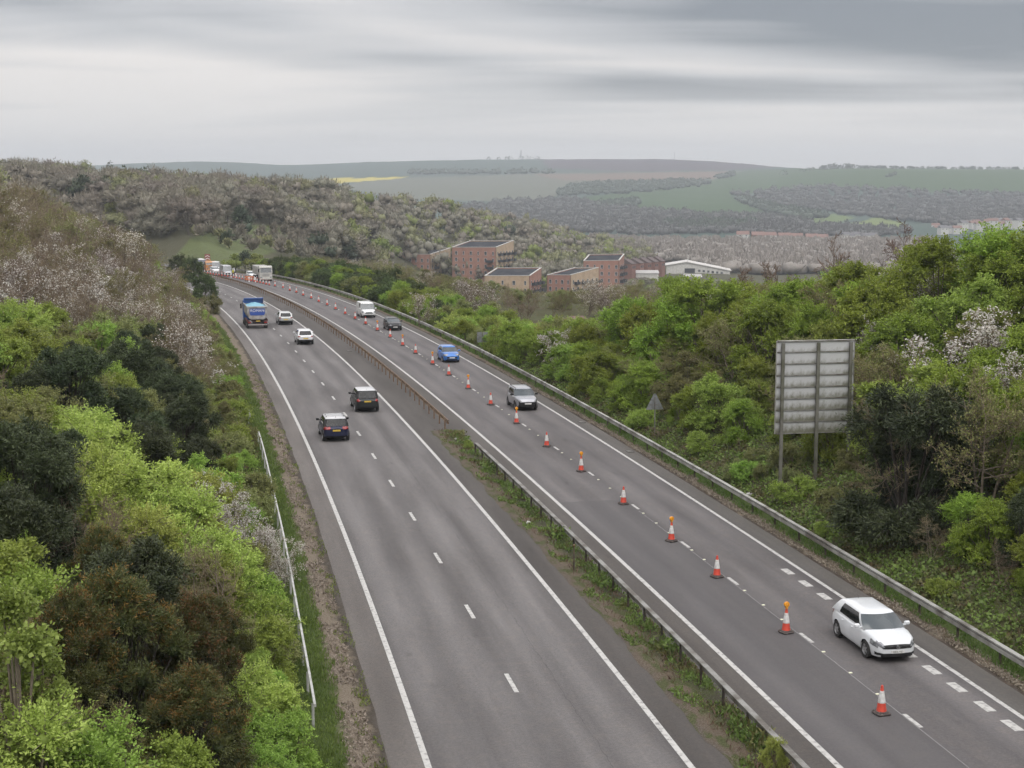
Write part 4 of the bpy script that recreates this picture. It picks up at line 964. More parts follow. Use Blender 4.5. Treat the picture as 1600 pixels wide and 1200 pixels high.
def box_lorry():
    s, o = road_px(316, 424.5); root = empty('box_lorry', tuple(road_pt(s+3, min(max(o, 5.6), 9.8), .004)), heading(s)+math.pi, 'dark blue lorry with a pale roof at the far end of the queue', 'lorry', 'lorries on the dual carriageway')
    D = paint('lorry_slate', (.055, .07, .11)); cab(root, 2.2, 2.4, .6, 2.7, D); MB().box((-.5, 0, .8), (7, .9, .3)).build('chassis', UNDER, root); wheels_lorry(root, (-2.6, 2.9), 1.2)
    MB().box((-1.0, 0, 1.85), (6.2, 2.4, 1.8), ch=.06).build('cargo_box', D, root); MB().box((-1, 0, 2.79), (6.2, 2.35, .06)).build('box_roof', CWHT, root)
box_lorry()
# ------------------------------------------------------------------ road works clutter
for k in range(26):
    s = CONE_SO[-1][0]+4+k*3.0
    place_cone(s, 7.4-0.030*k*3 if k < 22 else 5.4, False, 'small far cone in the tightly packed line by the waiting traffic', 'tightly packed cones by the road works')
def works_sign(x, row, o, label):
    s, _ = road_px(x, row); r = empty('works_barrier', tuple(road_pt(s, o, .004)), heading(s)+math.pi, label, 'barrier', 'orange works barriers')
    for k in range(3): MB().box((0, 0, .35+.28*k), (.05, 1.9, .2), ch=.02).build('board', mat('barrier_orange', (.62, .17, .04), .5, col2=(.5, .13, .04)), r)
    for sg in (1, -1): MB().box((0, sg*.8, .5), (.08, .06, 1.0)).box((0, sg*.8, .05), (.6, .1, .08)).build('foot', CBLK, r)
works_sign(388, 440, 6.6, 'low orange plastic barrier standing by the coned lane near the cream lorry')
def bollard(x, row, o, label):
    s, _ = road_px(x, row); r = empty('traffic_cylinder', tuple(road_pt(s, o, .004)), 0, label, 'bollard', 'white traffic cylinders by the works')
    MB().lathe([(.22, 0), (.22, .06), (.10, .08), (.10, 1.0), (.06, 1.06), (.001, 1.06)], 12).build('tube', CWHT, r, True); MB().lathe([(.106, .35), (.106, .5)], 12).build('band', CRED, r, True); MB().lathe([(.25, 0), (.25, .05)], 12).build('base', CBLK, r)
for i, (x, r_) in enumerate([(402, 441), (405, 442), (386, 435), (371, 434), (396, 441)]): bollard(x, r_, 7.0-.25*i, 'white traffic cylinder, %s of those around the orange barrier' % ORD[i])
def worker(x, row, o, label, hv):
    s, _ = road_px(x, row); r = empty('person', tuple(road_pt(s, o, .004)), heading(s)+2.6, label, 'person', 'road workers')
    me = bpy.data.meshes.new('body'); J = [(0, 0, .95), (0, 0, 1.2), (0, 0, 1.42), (0, 0, 1.53), (0, 0, 1.66), (0, .11, .88), (.03, .12, .48), (0, .12, .06), (.14, .12, .03), (0, -.11, .88), (-.05, -.12, .48), (-.12, -.12, .06), (.03, -.12, .03), (0, .2, 1.38), (.04, .26, 1.12), (.16, .24, .92), (0, -.2, 1.38), (.02, -.27, 1.12), (.12, -.25, .9)]
    Ed = [(0, 1), (1, 2), (2, 3), (3, 4), (0, 5), (5, 6), (6, 7), (7, 8), (0, 9), (9, 10), (10, 11), (11, 12), (2, 13), (13, 14), (14, 15), (2, 16), (16, 17), (17, 18)]
    Rr = [.15, .15, .15, .06, .11, .10, .07, .05, .045, .10, .07, .05, .045, .07, .05, .04, .07, .05, .04]
    me.from_pydata(J, Ed, []); b = ob('body', me, r); sk = b.modifiers.new('skin', 'SKIN')
    for i, v in enumerate(me.skin_vertices[0].data): v.radius = (Rr[i], Rr[i]); v.use_root = (i == 0)
    b.modifiers.new('sub', 'SUBSURF').levels = 1; me.materials.append(mat('work_trousers', (.03, .035, .05), .8))
    MB().lathe([(.20, .9), (.215, 1.1), (.215, 1.35), (.12, 1.48)], 12).build('hi_vis_jacket', hv, r, True)
    MB().lathe([(.14, 1.66), (.125, 1.72), (.09, 1.79), (.001, 1.81)], 12).build('hard_hat', CWHT, r, True)
worker(371, 432, 8.3, 'person in a pale jacket and white hard hat beside the silver van', CWHT)
worker(380, 433, 7.3, 'person in a yellow hi-vis jacket and white hard hat by the cones', mat('hi_vis_yellow', (.55, .50, .06), .6))
# ------------------------------------------------------------------ litter
LIT = mat('white_litter', (.62, .61, .58), .7, col2=(.45, .44, .42), scale=9)
def litter(s, o, size, label, zz=None):
    p = road_pt(s, o); z = float(ground_z(p[0], p[1])[0]) if zz is None else p[2]+zz
    bm = bmesh.new(); bmesh.ops.create_icosphere(bm, subdivisions=2, radius=size)
    for v in bm.verts: v.co *= 1+random.uniform(-.35, .35); v.co.z *= .6
    me = bpy.data.meshes.new('plastic_bag'); bm.to_mesh(me); bm.free(); me.materials.append(LIT); o_ = ob('plastic_bag', me, None, (p[0], p[1], z+size*.4)); tag(o_, label, 'litter', 'scraps of white litter')
for x, r_, sz, lb in ((715, 688, .18, 'crumpled white bag on the soil at the start of the central reserve'), (821, 820, .13, 'white scrap lying in the central reserve weeds')):
    s, o = road_px(x, r_); litter(s, o, sz, lb, .05)
for s, o, sz, lb in ((S0+80, 15.0, .16, 'white scrap of litter on the ivy behind the long barrier'), (S0+109, 17.3, .3, 'pointed white scrap caught in the bushes on the bank'), (S0+62, 13.5, .08, 'tiny white scrap on the brown verge before the barrier')): litter(s, o, sz, lb)
# ------------------------------------------------------------------ buildings in the valley
BRICK = mat('orange_red_brick', (.345, .185, .14), .85, col2=(.285, .155, .12), scale=.5); BUFF = mat('buff_brick', (.46, .345, .235), .85, col2=(.39, .29, .2), scale=.5)
ROOFD = mat('dark_flat_roof', (.035, .038, .045), .95, col2=(.06, .062, .066), scale=.2, spec=.05); COPE = mat('pale_coping', (.55, .53, .50), .6); WFR = mat('window_frame_white', (.50, .50, .49), .5)
BALC = mat('dark_balcony_steel', (.035, .038, .045), .5); WGL = mat('window_glass_grey', (.06, .068, .075), .15, col2=(.16, .17, .18), scale=.6, lo=.5, hi=.6, spec=.8)
def X_at(px, Y): return (px-800)/FPX*(Y*math.cos(PITCH)+20*math.sin(PITCH))
def apartment(label, px, row_top, Y, W, D, rot, storeys, m_front, m_side, nw, balc_side=0, balc_front=(), slope=1.6):
    """block whose front-right corner is seen at pixel column px; front runs to the left, side runs back to the right"""
    zt = zrow(row_top, Y); X = X_at(px, Y); zg = float(ground_z(X, Y)[0]); H = zt-zg
    r = empty('apartment_block', (X, Y, zg), rot, label, 'building', 'brick apartment blocks in the valley')
    hl, hc, hs = H-.4, H, H+slope                      # parapet heights: left end, corner, far end of the side
    c = [(-W, 0), (0, 0), (0, D), (-W, D)]; hh = [hl, hc, hs, hs-.4]
    def wall(i, m):
        a, b = c[i], c[(i+1) % 4]; v = [(*a, -3), (*b, -3), (*b, hh[(i+1) % 4]), (*a, hh[i])]
        dx, dy = b[0]-a[0], b[1]-a[1]; l = math.hypot(dx, dy); nx, ny = -dy/l*.35, dx/l*.35
        v += [(x+nx, y+ny, z) for x, y, z in v]
        MB().add(v, [(0, 1, 2, 3), (5, 4, 7, 6), (3, 2, 6, 7), (0, 4, 5, 1), (1, 5, 6, 2), (0, 3, 7, 4)]).build('wall', m, r)
        v = [(a[0]-nx*.3, a[1]-ny*.3, hh[i]+.02), (b[0]-nx*.3, b[1]-ny*.3, hh[(i+1) % 4]+.02), (b[0]+nx*1.3, b[1]+ny*1.3, hh[(i+1) % 4]+.02), (a[0]+nx*1.3, a[1]+ny*1.3, hh[i]+.02)]
        v += [(x, y, z+.18) for x, y, z in v]
        MB().add(v, [(0, 3, 2, 1), (4, 5, 6, 7), (0, 1, 5, 4), (1, 2, 6, 5), (2, 3, 7, 6), (3, 0, 4, 7)]).build('coping', COPE, r)
    for i, m in enumerate((m_front, m_side, m_side, m_front)): wall(i, m)
    MB().add([(-W+.3, .3, hl-.3), (-.3, .3, hc-.3), (-.3, D-.3, hs-.35), (-W+.3, D-.3, hs-.75)], [(0, 1, 2, 3)]).build('roof', ROOFD, r)
    ww = MB().box((0, 0, 0), (1.25, .12, 1.75)).mesh('window', WFR); pg = MB().box((0, -.045, 0), (1.05, .08, 1.55)).mesh('pane', WGL)
    wn = MB().box((0, 0, 0), (.85, .12, 1.75)).mesh('window', WFR); pn = MB().box((0, -.045, 0), (.68, .08, 1.55)).mesh('pane', WGL)
    sh = 3.0
    for f in range(storeys):
        z = H-2.9-sh*f
        for k in range(nw):
            x = -W + W*(k+.6)/nw; big = (k % 2 == 0)
            q = ob('window', ww if big else wn, r, (x, -.02, z)); ob('pane', pg if big else pn, q)
        ns = max(3, int(D/3.2))
        for k in range(ns):
            y = D*(k+.55)/ns; q = ob('window', ww if k % 2 else wn, r, (.02, y, z), math.pi/2); ob('pane', pg if k % 2 else pn, q)
        if balc_side:
            for k in range(balc_side):
                y = D*(k+.75)/balc_side; b = MB().box((.75, y, z-1.0), (1.5, 2.4, .18)).build('balcony', BALC, r)
                m2 = MB().box((1.48, y, z-.45), (.05, 2.4, 1.0)).box((.75, y-1.18, z-.45), (1.5, .05, 1.0)).box((.75, y+1.18, z-.45), (1.5, .05, 1.0)).build('railing', BALC, b)
        for fx, w_ in balc_front:
            if f >= 1:
                b = MB().box((-W+W*fx, -.75, z-1.0), (w_, 1.5, .18)).build('balcony', BALC, r); MB().box((-W+W*fx, -1.48, z-.45), (w_, .05, 1.0)).box((-W+W*fx-w_/2, -.75, z-.45), (.05, 1.5, 1.0)).box((-W+W*fx+w_/2, -.75, z-.45), (.05, 1.5, 1.0)).build('railing', BALC, b)
    return r
apartment('orange brick apartment block, tallest of the valley group, with dark balconies down its side', 775, 386.5, 690, 22.5, 20, -math.radians(24), 5, BRICK, BUFF, 6, 4, ((.86, 3.0),), 2.4)
apartment('low orange and buff block left of the tallest apartment block', 672, 397.5, 700, 19, 20, -math.radians(26), 4, BRICK, BUFF, 6, 3, (), 2.2)
apartment('buff brick block with a dark sunken roof in front of the tall block', 828, 431, 590, 19, 14, -math.radians(20), 3, BUFF, BRICK, 4, 3, (), 2.4)
apartment('long low brick block with a pale notched roof edge beside the buff block', 892, 430, 610, 12, 20, -math.radians(38), 3, BRICK, BUFF, 4, 4, (), 2.2)
apartment('square orange brick tower block set apart to the right of the others', 968, 407, 660, 16, 13, -math.radians(14), 4, BRICK, BRICK, 5, 3, (), 2.2)

WALLW = mat('white_render', (.56, .55, .52), .8, col2=(.46, .45, .42), scale=1); TILE = mat('red_brown_roof_tiles', (.22, .125, .10), .85, col2=(.17, .105, .09), scale=.9); SLATE = mat('slate_roof', (.14, .135, .14), .7, col2=(.11, .105, .11))
def house(label, px, row, Y, W, D, hw, hr, rot, mw, mr, group, name='house'):
    X = X_at(px, Y); z = zrow(row, Y); zg = min(z, float(ground_z(X, Y)[0])+6)
    r = empty(name, (X, Y, z-.1), rot, label, 'building', group)
    MB().box((0, 0, hw/2-3), (W, D, hw+6)).build('wall', mw, r)
    e = .35
    MB().prism([(-D/2-e, hw-.1), (D/2+e, hw-.1), (0, hw+hr)], -W/2-e, W/2+e, 'x').build('roof', mr, r)
    for k in range(2):
        q = MB().box((-W/4+W/2*k, -D/2-.02, hw*.62), (1.3, .1, 1.2)).build('window', WGL, r)
    MB().box((W*.3, 0, hw+hr), (.7, .7, 1.4)).build('chimney', mr, r)
    return r
PLACES = ['first', 'second', 'third', 'fourth', 'fifth', 'sixth', 'seventh', 'eighth', 'ninth', 'tenth']
for i, px in enumerate((1162, 1183, 1205, 1228, 1246, 1268, 1287)):
    house('small red-roofed house, %s in the row below the far wood' % PLACES[i], px+random.uniform(-2, 2), 371+i*.8, 1480, 12, 8, 3.2, 3.2, random.uniform(-.2, .2), BRICK if i % 2 else WALLW, TILE, 'row of houses below the far wood')
for i in range(6):
    house('tiny white house in the cluster right of the red-roofed row', 1322+i*8.5, 373+random.uniform(-2, 2), 1560, 9, 7, 4, 2.6, random.uniform(-.6, .6), WALLW, SLATE, 'white houses beside the far row')
for i in range(34):
    px = 1462+i*4.2+random.uniform(-3, 3)
    house('tiny pale house in the far suburb above the green trees', px, 361-(px-1462)*.075+random.uniform(-5, 4), 1850+random.uniform(-120, 160), 10, 8, 4.2, 2.8, random.uniform(-.8, .8), WALLW, random.choice([SLATE, TILE, TILE]), 'far suburb houses')
for i, px in enumerate((979, 992, 1004, 1015, 1026)):
    house('brown-roofed house, %s in the short terrace beyond the square tower block' % PLACES[i], px, 426-i*1.2, 800+12*i, 5.0, 9, 5.0, 2.6, math.radians(62), mat('dark_brick', (.23, .12, .095), .85), mat('dark_tiles', (.115, .085, .08), .85), 'terraced houses in the valley', 'terraced_house')
def shed():
    Y = 880; X = X_at(1092, Y); z = zrow(432, Y); r = empty('industrial_shed', (X, Y, z), math.radians(-6), 'long white industrial shed with a shallow pitched roof in the valley', 'building')
    W, D, a, b = 37, 24, 3.2, 8.2
    pr = [(-W/2, -4), (W/2, -4), (W/2, a), (-W*.18, b), (-W/2, a+3)]
    MB().prism(pr, 0, D).build('wall', WALLW, r)
    MB().prism([(-W*.18, b+.05), (-W*.18, b+.45), (W/2+.8, a+.4), (W/2+.8, a)], -.6, D+.6).build('roof', COPE, r)
    MB().prism([(-W*.18, b+.05), (-W*.18, b+.45), (-W/2-.8, a+3.3), (-W/2-.8, a+2.9)], -.6, D+.6).build('roof', COPE, r)
    MB().box((-W*.13, -.05, 3.4), (6, .2, 2.6)).build('door', BALC, r)
    for k in range(6): MB().box((W*.02+k*2.6, -.05, 3.4-.25*k), (1.3, .14, 1.2)).build('window', WGL, r)
    MB().tube((-W*.16, 3, b), (-W*.16, 3, b+4), .25).build('flue', COPE, r)
shed()
def annex(label, px0, px1, row, Y, h):
    X0, X1 = X_at(px0, Y), X_at(px1, Y); z = zrow(row, Y); r = empty('workshop_building', ((X0+X1)/2, Y, z-h), 0, label, 'building', 'low workshops in the valley')
    MB().box((0, 6, h/2-2), (X1-X0, 12, h+4)).build('wall', WALLW, r); MB().prism([(-.5, h), (12.5, h), (6, h+1.4)], -(X1-X0)/2-.4, (X1-X0)/2+.4, 'x').build('roof', mat('pale_metal_roof', (.40, .385, .37), .6), r)
annex('low grey-roofed workshop among trees left of the white shed', 995, 1030, 427, 800, 4); annex('small pale workshop below the white shed', 1072, 1098, 433, 850, 3)
def brick_hut():
    Y = 205; X = X_at(901, Y); z = zrow(503, Y); r = empty('brick_hut', (X, Y, z), .2, 'small brick hut with a hipped brown roof half hidden behind the hedge', 'building')
    MB().box((0, 0, -2.6), (3.6, 3.6, 5.2)).build('wall', mat('brown_brick', (.20, .12, .095), .85), r)
    MB().add([(-2.1, -2.1, 0), (2.1, -2.1, 0), (2.1, 2.1, 0), (-2.1, 2.1, 0), (-.8, 0, .85), (.8, 0, .85)], [(0, 1, 5, 4), (1, 2, 5), (2, 3, 4, 5), (3, 0, 4), (0, 3, 2, 1)]).build('roof', mat('plum_roof_tiles', (.15, .085, .085), .8), r)
brick_hut()
def overbridge():
    Y = 520; X = X_at(440, Y); z = zrow(378, Y); r = empty('overbridge', (X, Y, z), math.radians(-6), 'weathered grey concrete bridge parapet half hidden in scrub beyond the road', 'bridge')
    C = mat('weathered_concrete', (.26, .255, .235), .9, col2=(.17, .165, .145), scale=.6)
    MB().box((0, 0, .5), (15, .5, 1.1), ch=.05).build('parapet', C, r); MB().box((0, 3, -.8), (15, 6.5, .9)).build('deck', C, r); MB().box((-6.5, 3, -4), (1.2, 6, 6)).build('abutment', C, r); MB().box((6.5, 3, -4), (1.2, 6, 6)).build('abutment', C, r)
    MB().box((0, -.3, -.15), (14.6, .12, .12)).build('edge_beam', COPE, r)
overbridge()
def mast(px, row0, row1, Y, w, label, arms):
    X = X_at(px, Y); zb = zrow(row1, Y); zt = zrow(row0, Y); h = zt-zb; r = empty('radio_mast', (X, Y, zb-3), 0, label, 'mast', 'masts on the far skyline')
    m = mat('mast_grey', (.10, .10, .105), .6); MB().tube((0, 0, 0), (0, 0, h+3), w, w*.5, 5).build('tower', m, r)
    for f in arms: MB().box((0, 0, 3+h*f), (w*5, w*5, h*.07)).build('antenna_ring', m, r)
mast(814, 235, 248, 4680, .8, 'radio mast with antenna drums on the highest ridge', (.5, .72, .92)); mast(1053, 238, 247, 4680, .4, 'slim bare pole mast on the far ridge to the right', (.95,))
# ------------------------------------------------------------------ plants: mesh generators
def unit(v): return v/np.maximum(np.linalg.norm(v, axis=-1, keepdims=True), 1e-9)
def rand_dir(r, n): return unit(r.normal(size=(n, 3)))
def leaf_quads(base, axis, nrm, L, W):
    side = unit(np.cross(axis, nrm)); L = np.asarray(L)[:, None]; W = np.asarray(W)[:, None]
    a = base; b = base + axis*L*.45 + side*W*.5; c = base + axis*L; d = base + axis*L*.45 - side*W*.5
    co = np.stack([a, b, c, d], 1).reshape(-1, 3); q = np.arange(len(base)*4).reshape(-1, 4); return co, q
class Geo:
    def __init__(s): s.co = []; s.q = []; s.t = []; s.m = []; s.n = 0
    def add(s, co, q, tone, mi=0):
        s.co.append(co); s.q.append(q+s.n); s.n += len(co); s.t.append(np.broadcast_to(tone, (len(q),))); s.m.append(np.full(len(q), mi))
    def mesh(s, name, mats, smooth=False): return mesh_np(name, np.concatenate(s.co), np.concatenate(s.q), mats, np.concatenate(s.t), smooth=smooth, midx=np.concatenate(s.m))
def _cubesphere(n):
    P = {}; V = []; Q = []
    def vid(p):
        k = tuple(np.round(p, 5))
        if k not in P: P[k] = len(V); V.append(np.array(p)/np.linalg.norm(p))
        return P[k]
    L = [math.tan((2*i/n-1)*math.pi/4) for i in range(n+1)]
    for ax in range(3):
        for sg in (1, -1):
            for i in range(n):
                for j in range(n):
                    q = []
                    for a, b in ((i, j), (i+1, j), (i+1, j+1), (i, j+1)):
                        p = [0, 0, 0]; p[ax] = sg; p[(ax+1) % 3] = L[a]; p[(ax+2) % 3] = L[b]*sg; q.append(vid(p))
                    Q.append(q)
    return np.array(V), np.array(Q)
_CS = {n: _cubesphere(n) for n in (2, 3)}
def blobs(r, c, rad, n=2, amp=.3):
    """uneven rounded clumps at centres c with radii rad (m,3)"""
    V, Q = _CS[n]; m = len(c); d = 1+r.uniform(-amp, amp, (m, len(V), 1)); co = c[:, None]+V[None]*d*rad[:, None]
    return co.reshape(-1, 3), (Q[None]+(np.arange(m)*len(V))[:, None, None]).reshape(-1, 4)
def tubes(segs, n):
    """segs (k,8): p0 p1 r0 r1 -> n-sided open tubes"""
    S = np.asarray(segs, float); p0, p1, r0, r1 = S[:, :3], S[:, 3:6], S[:, 6], S[:, 7]
    d = unit(p1-p0); ref = np.where(np.abs(d[:, 2:3]) > .9, np.array([[1., 0, 0]]), np.array([[0, 0, 1.]])); a = unit(np.cross(d, ref)); b = np.cross(d, a)
    an = np.arange(n)*2*np.pi/n; ring = a[:, None]*np.cos(an)[None, :, None] + b[:, None]*np.sin(an)[None, :, None]
    v = np.concatenate([p0[:, None]+ring*r0[:, None, None], p1[:, None]+ring*r1[:, None, None]], 1).reshape(-1, 3)
    k = np.arange(len(S))[:, None]*2*n; i = np.arange(n)[None]; j = (i+1) % n
    return v, np.stack([k+i, k+j, k+n+j, k+n+i], -1).reshape(-1, 4)
def grow(r, H, stems, n1, n2, n3, spread=.55, up=.35, r0=.07, first=.25, l1=.5, n4=0, wig=.12):
    """branch skeleton: list per level of segments, and twig list (p, dir, length)"""
    lv = [[], [], [], [], []]; tw = []
    def br(p, d, L, rad, level):
        k = 4 if level < 2 else 2; pts = [p]; dd = d
        for i in range(k):
            dd = unit((dd + r.normal(size=3)*wig + np.array([0, 0, up*.22]))[None])[0]; pts.append(pts[-1]+dd*L/k)
        for i in range(k):
            a = rad*(1-.75*i/k); b = rad*(1-.75*(i+1)/k); lv[level].append(np.r_[pts[i], pts[i+1], a, b])
        nn = (n1, n2, n3, n4, 0)[level]
        if nn == 0 or level >= 4: tw.append(np.r_[pts[0], pts[-1]-pts[0]]); return
        for j in range(nn):
            t = first+(1-first)*(j+r.random())/nn if level == 0 else .2+.8*(j+r.random())/nn
            q = t*k; i = min(int(q), k-1); pp = pts[i]+(pts[i+1]-pts[i])*(q-i)
            ax = unit((pts[i+1]-pts[i])[None])[0]; nd = unit((ax*(1-spread) + rand_dir(r, 1)[0]*spread*1.3 + np.array([0, 0, up*.35]))[None])[0]
            br(pp, nd, L*(l1 if level == 0 else .52)*(1.15-.55*t)*r.uniform(.7, 1.2), max(rad*(.45 if level == 0 else .5)*(1-.5*t), .006), level+1)
    for s_ in range(stems):
        a = r.random()*6.28; d0 = unit(np.array([[math.cos(a)*.35*(stems > 1)+r.normal()*.06, math.sin(a)*.35*(stems > 1)+r.normal()*.06, 1]]))[0]
        br(np.array([math.cos(a)*.12*(stems > 1), math.sin(a)*.12*(stems > 1), -.15]), d0, H*r.uniform(.72, .95), r0*r.uniform(.7, 1.1), 0)
    return lv, np.array(tw)
def bare_tree(name, seed, H, stems, n1, n2, n3, tm, cm, fm=None, nleaf=0, lsize=.05, n4=0, spread=.55, r0=.07, up=.35, twr=.009, l1=.5, first=.25, tone=None):
    r = np.random.default_rng(seed); lv, tw = grow(r, H, stems, n1, n2, n3, spread, up, r0, first, l1, n4)
    T = Geo(); co, q = tubes(lv[0]+lv[1], 5); T.add(co, q, r.random(len(q)))
    C = Geo(); rest = lv[2]+lv[3]+lv[4]
    S = np.array(rest); S[:, 6:] = np.maximum(S[:, 6:], twr); co, q = tubes(S, 3); C.add(co, q, np.repeat(r.random(len(S)), 3))
    if nleaf:
        i = r.integers(0, len(tw), nleaf); t = r.random(nleaf)[:, None]*.95+.08
        p = tw[i, :3]+tw[i, 3:]*t + r.normal(size=(nleaf, 3))*lsize*.8; ax = rand_dir(r, nleaf); co, q = leaf_quads(p, ax, rand_dir(r, nleaf), lsize*r.uniform(.7, 1.4, nleaf), lsize*r.uniform(.7, 1.2, nleaf))
        cl = r.random(len(tw))[i]; C.add(co, q, np.clip(cl*.6+r.random(nleaf)*.4, 0, 1), 1 if fm else 0)
    return [('trunk', T.mesh(name+'_trunk', [tm])), ('crown', C.mesh(name+'_crown', [cm, fm] if fm else [cm]))]
def bush(name, seed, R, H, tm, fm, lobes=13, shoots=44, per=34, lsz=.10, lw=.6, spray=.5, low=.12, sag=0.0, dome=.55, twigs=True, tipmat=None, skirt=5, align=.7, core=.34, ls=1.0, shell=False):
    """leafy shrub: lobes of shoots, leaves along each shoot"""
    r = np.random.default_rng(seed); T = Geo(); C = Geo(); segs = []
    cen = []
    for k in range(lobes):
        a = r.random()*6.28; rr = R*math.sqrt(r.random())*.78; zt = H*(1-dome*(rr/R)**2); lr = R*r.uniform(.26, .42)*ls
        z = r.uniform(low*H+lr*.5, max(zt-lr*.55, low*H+lr*.6)) if k > lobes*.45 else zt-lr*.75
        if shell and k > lobes*.2: f = r.random()*.84+.04; z = f*H; rr = R*.80*(1-f)**.6*r.uniform(.75, 1.05)
        cen.append((math.cos(a)*rr, math.sin(a)*rr, max(z, lr*.45), lr))
    for k in range(skirt):
        a = 6.28*(k+r.random()*.6)/skirt; lr = R*r.uniform(.30, .42)*ls; cen.append((math.cos(a)*R*.62, math.sin(a)*R*.62, lr*.5, lr))
    for x, y, z, lr in cen:
        segs.append(np.r_[r.normal(size=2)*.1, -.15, x*.55, y*.55, z*.55, .05, .035]); segs.append(np.r_[x*.55, y*.55, z*.55, x, y, z, .035, .02])
        d = rand_dir(r, shoots); d[:, 2] += .32-sag; out = np.array([x, y, 0])/max(R, .1); d = unit(d+out*.45)
        ln = lr*r.uniform(.65, 1.3, shoots); tone_l = r.random(); cshoot = np.clip(tone_l*.5+r.random(shoots)*.5, 0, 1)
        for j in range(0, shoots, 3): segs.append(np.r_[x, y, z, np.array([x, y, z])+d[j]*ln[j]*.95, .014, .006])
        t = r.uniform(.3, 1.05, (shoots, per)); p = np.array([x, y, z]) + d[:, None]*(ln[:, None]*t)[..., None]
        p[..., 2] -= sag*(t**2)*ln[:, None]*.7
        p = (p + r.normal(size=p.shape)*lsz*spray).reshape(-1, 3); n = len(p)
        ax = unit(np.repeat(d, per, 0)*align + rand_dir(r, n)*.9 - np.array([0, 0, sag*.5])); nm = unit(rand_dir(r, n) + np.array([0, 0, .9]))
        ok = p[:, 2] > -.1
        L = lsz*r.uniform(.65, 1.35, n); co, q = leaf_quads(p[ok], ax[ok], nm[ok], L[ok], L[ok]*lw)
        tn = np.clip(np.repeat(cshoot, per)*.65 + r.random(n)*.35, 0, 1)[ok]
        if tipmat: 
            tp = (t.reshape(-1) > .66) & (np.repeat(r.random(shoots) < (.30 if z > H*.6 else .05), per)); C.add(co[np.repeat(~tp[ok], 4)], np.arange((~tp[ok]).sum()*4).reshape(-1, 4), tn[~tp[ok]], 0)
            if tp[ok].sum(): C.add(co[np.repeat(tp[ok], 4)], np.arange(tp[ok].sum()*4).reshape(-1, 4), tn[tp[ok]], 1)
        else: C.add(co, q, tn)
    ca = np.array(cen); bc, bq = blobs(r, ca[:, :3], np.repeat(ca[:, 3:]*core, 3, 1), 2, .3); C.add(bc, bq, 0.0)  # dark core in each lobe, shade behind the leaves put into its colour
    co, q = tubes(segs, 4); T.add(co, q, r.random(len(q)))
    return [('trunk', T.mesh(name+'_stems', [tm])), ('crown', C.mesh(name+'_crown', [fm, tipmat] if tipmat else [fm]))]

BARK = mat('grey_brown_bark', (.105, .085, .065), .95, col2=(.17, .145, .115), scale=3); BARKL = mat('pale_bark', (.20, .165, .125), .95, col2=(.13, .105, .08), scale=4)
BARKD = mat('dark_bark', (.030, .025, .020), .95, col2=(.05, .04, .032), scale=3)
TWIG = leaf_mat('bare_twigs', (.150, .112, .076), (.245, .185, .125), trans=0); TWIGR = leaf_mat('reddish_bare_twigs', (.15, .105, .08), (.23, .17, .13), trans=0)
HAW = leaf_mat('hawthorn_leaves', (.112, .160, .022), (.345, .440, .068), trans=.35); HAW2 = leaf_mat('spring_green_leaves', (.150, .218, .036), (.400, .515, .110), trans=.35)
OLIVE = leaf_mat('olive_budding_leaves', (.160, .170, .055), (.290, .285, .110), trans=.3); YEL = leaf_mat('yellow_green_leaves', (.220, .262, .050), (.480, .540, .135), trans=.35)
YEW = leaf_mat('yew_needles', (.022, .034, .016), (.085, .105, .046), trans=.1); THU = leaf_mat('cypress_sprays', (.030, .042, .014), (.120, .124, .040), trans=.1); THUT = leaf_mat('browned_cypress_tips', (.105, .062, .016), (.205, .112, .034), trans=.1)
BLOS = leaf_mat('white_blossom', (.50, .46, .41), (.74, .72, .68), trans=.25, var=.1); BLOSC = leaf_mat('cream_blossom', (.54, .50, .44), (.76, .73, .67), trans=.25, var=.15); BUD = leaf_mat('brown_olive_buds', (.20, .175, .075), (.30, .26, .115), trans=.2)
SYC = leaf_mat('sycamore_leaves', (.15, .215, .04), (.36, .46, .12), trans=.35); IVY = leaf_mat('dark_ivy_leaves', (.040, .062, .020), (.115, .150, .046), trans=.15); OLIVED = leaf_mat('dull_olive_leaves', (.140, .152, .050), (.290, .292, .112), trans=.25)
PROTO = {}
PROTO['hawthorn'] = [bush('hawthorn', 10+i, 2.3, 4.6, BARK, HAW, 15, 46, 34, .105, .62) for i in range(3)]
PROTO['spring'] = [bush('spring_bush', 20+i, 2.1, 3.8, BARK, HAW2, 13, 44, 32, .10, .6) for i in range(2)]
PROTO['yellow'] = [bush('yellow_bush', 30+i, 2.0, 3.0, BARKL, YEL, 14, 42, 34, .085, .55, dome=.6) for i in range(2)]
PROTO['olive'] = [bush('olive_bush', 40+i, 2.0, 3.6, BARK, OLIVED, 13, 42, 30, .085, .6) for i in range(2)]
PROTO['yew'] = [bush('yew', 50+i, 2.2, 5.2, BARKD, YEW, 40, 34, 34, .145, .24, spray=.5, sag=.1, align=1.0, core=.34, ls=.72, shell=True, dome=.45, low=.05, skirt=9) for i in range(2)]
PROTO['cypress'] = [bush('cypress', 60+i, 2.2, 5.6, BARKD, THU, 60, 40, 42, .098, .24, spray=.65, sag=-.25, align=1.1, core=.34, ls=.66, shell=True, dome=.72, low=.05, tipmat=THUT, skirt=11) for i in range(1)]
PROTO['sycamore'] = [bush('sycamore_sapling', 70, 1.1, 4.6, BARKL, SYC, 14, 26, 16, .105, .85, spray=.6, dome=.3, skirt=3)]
PROTO['bare'] = [bare_tree('bare_tree', 80+i, 6.5, 3+i % 2, 9, 7, 6, BARKL, TWIG, BUD, 900, .05, r0=.08) for i in range(3)]
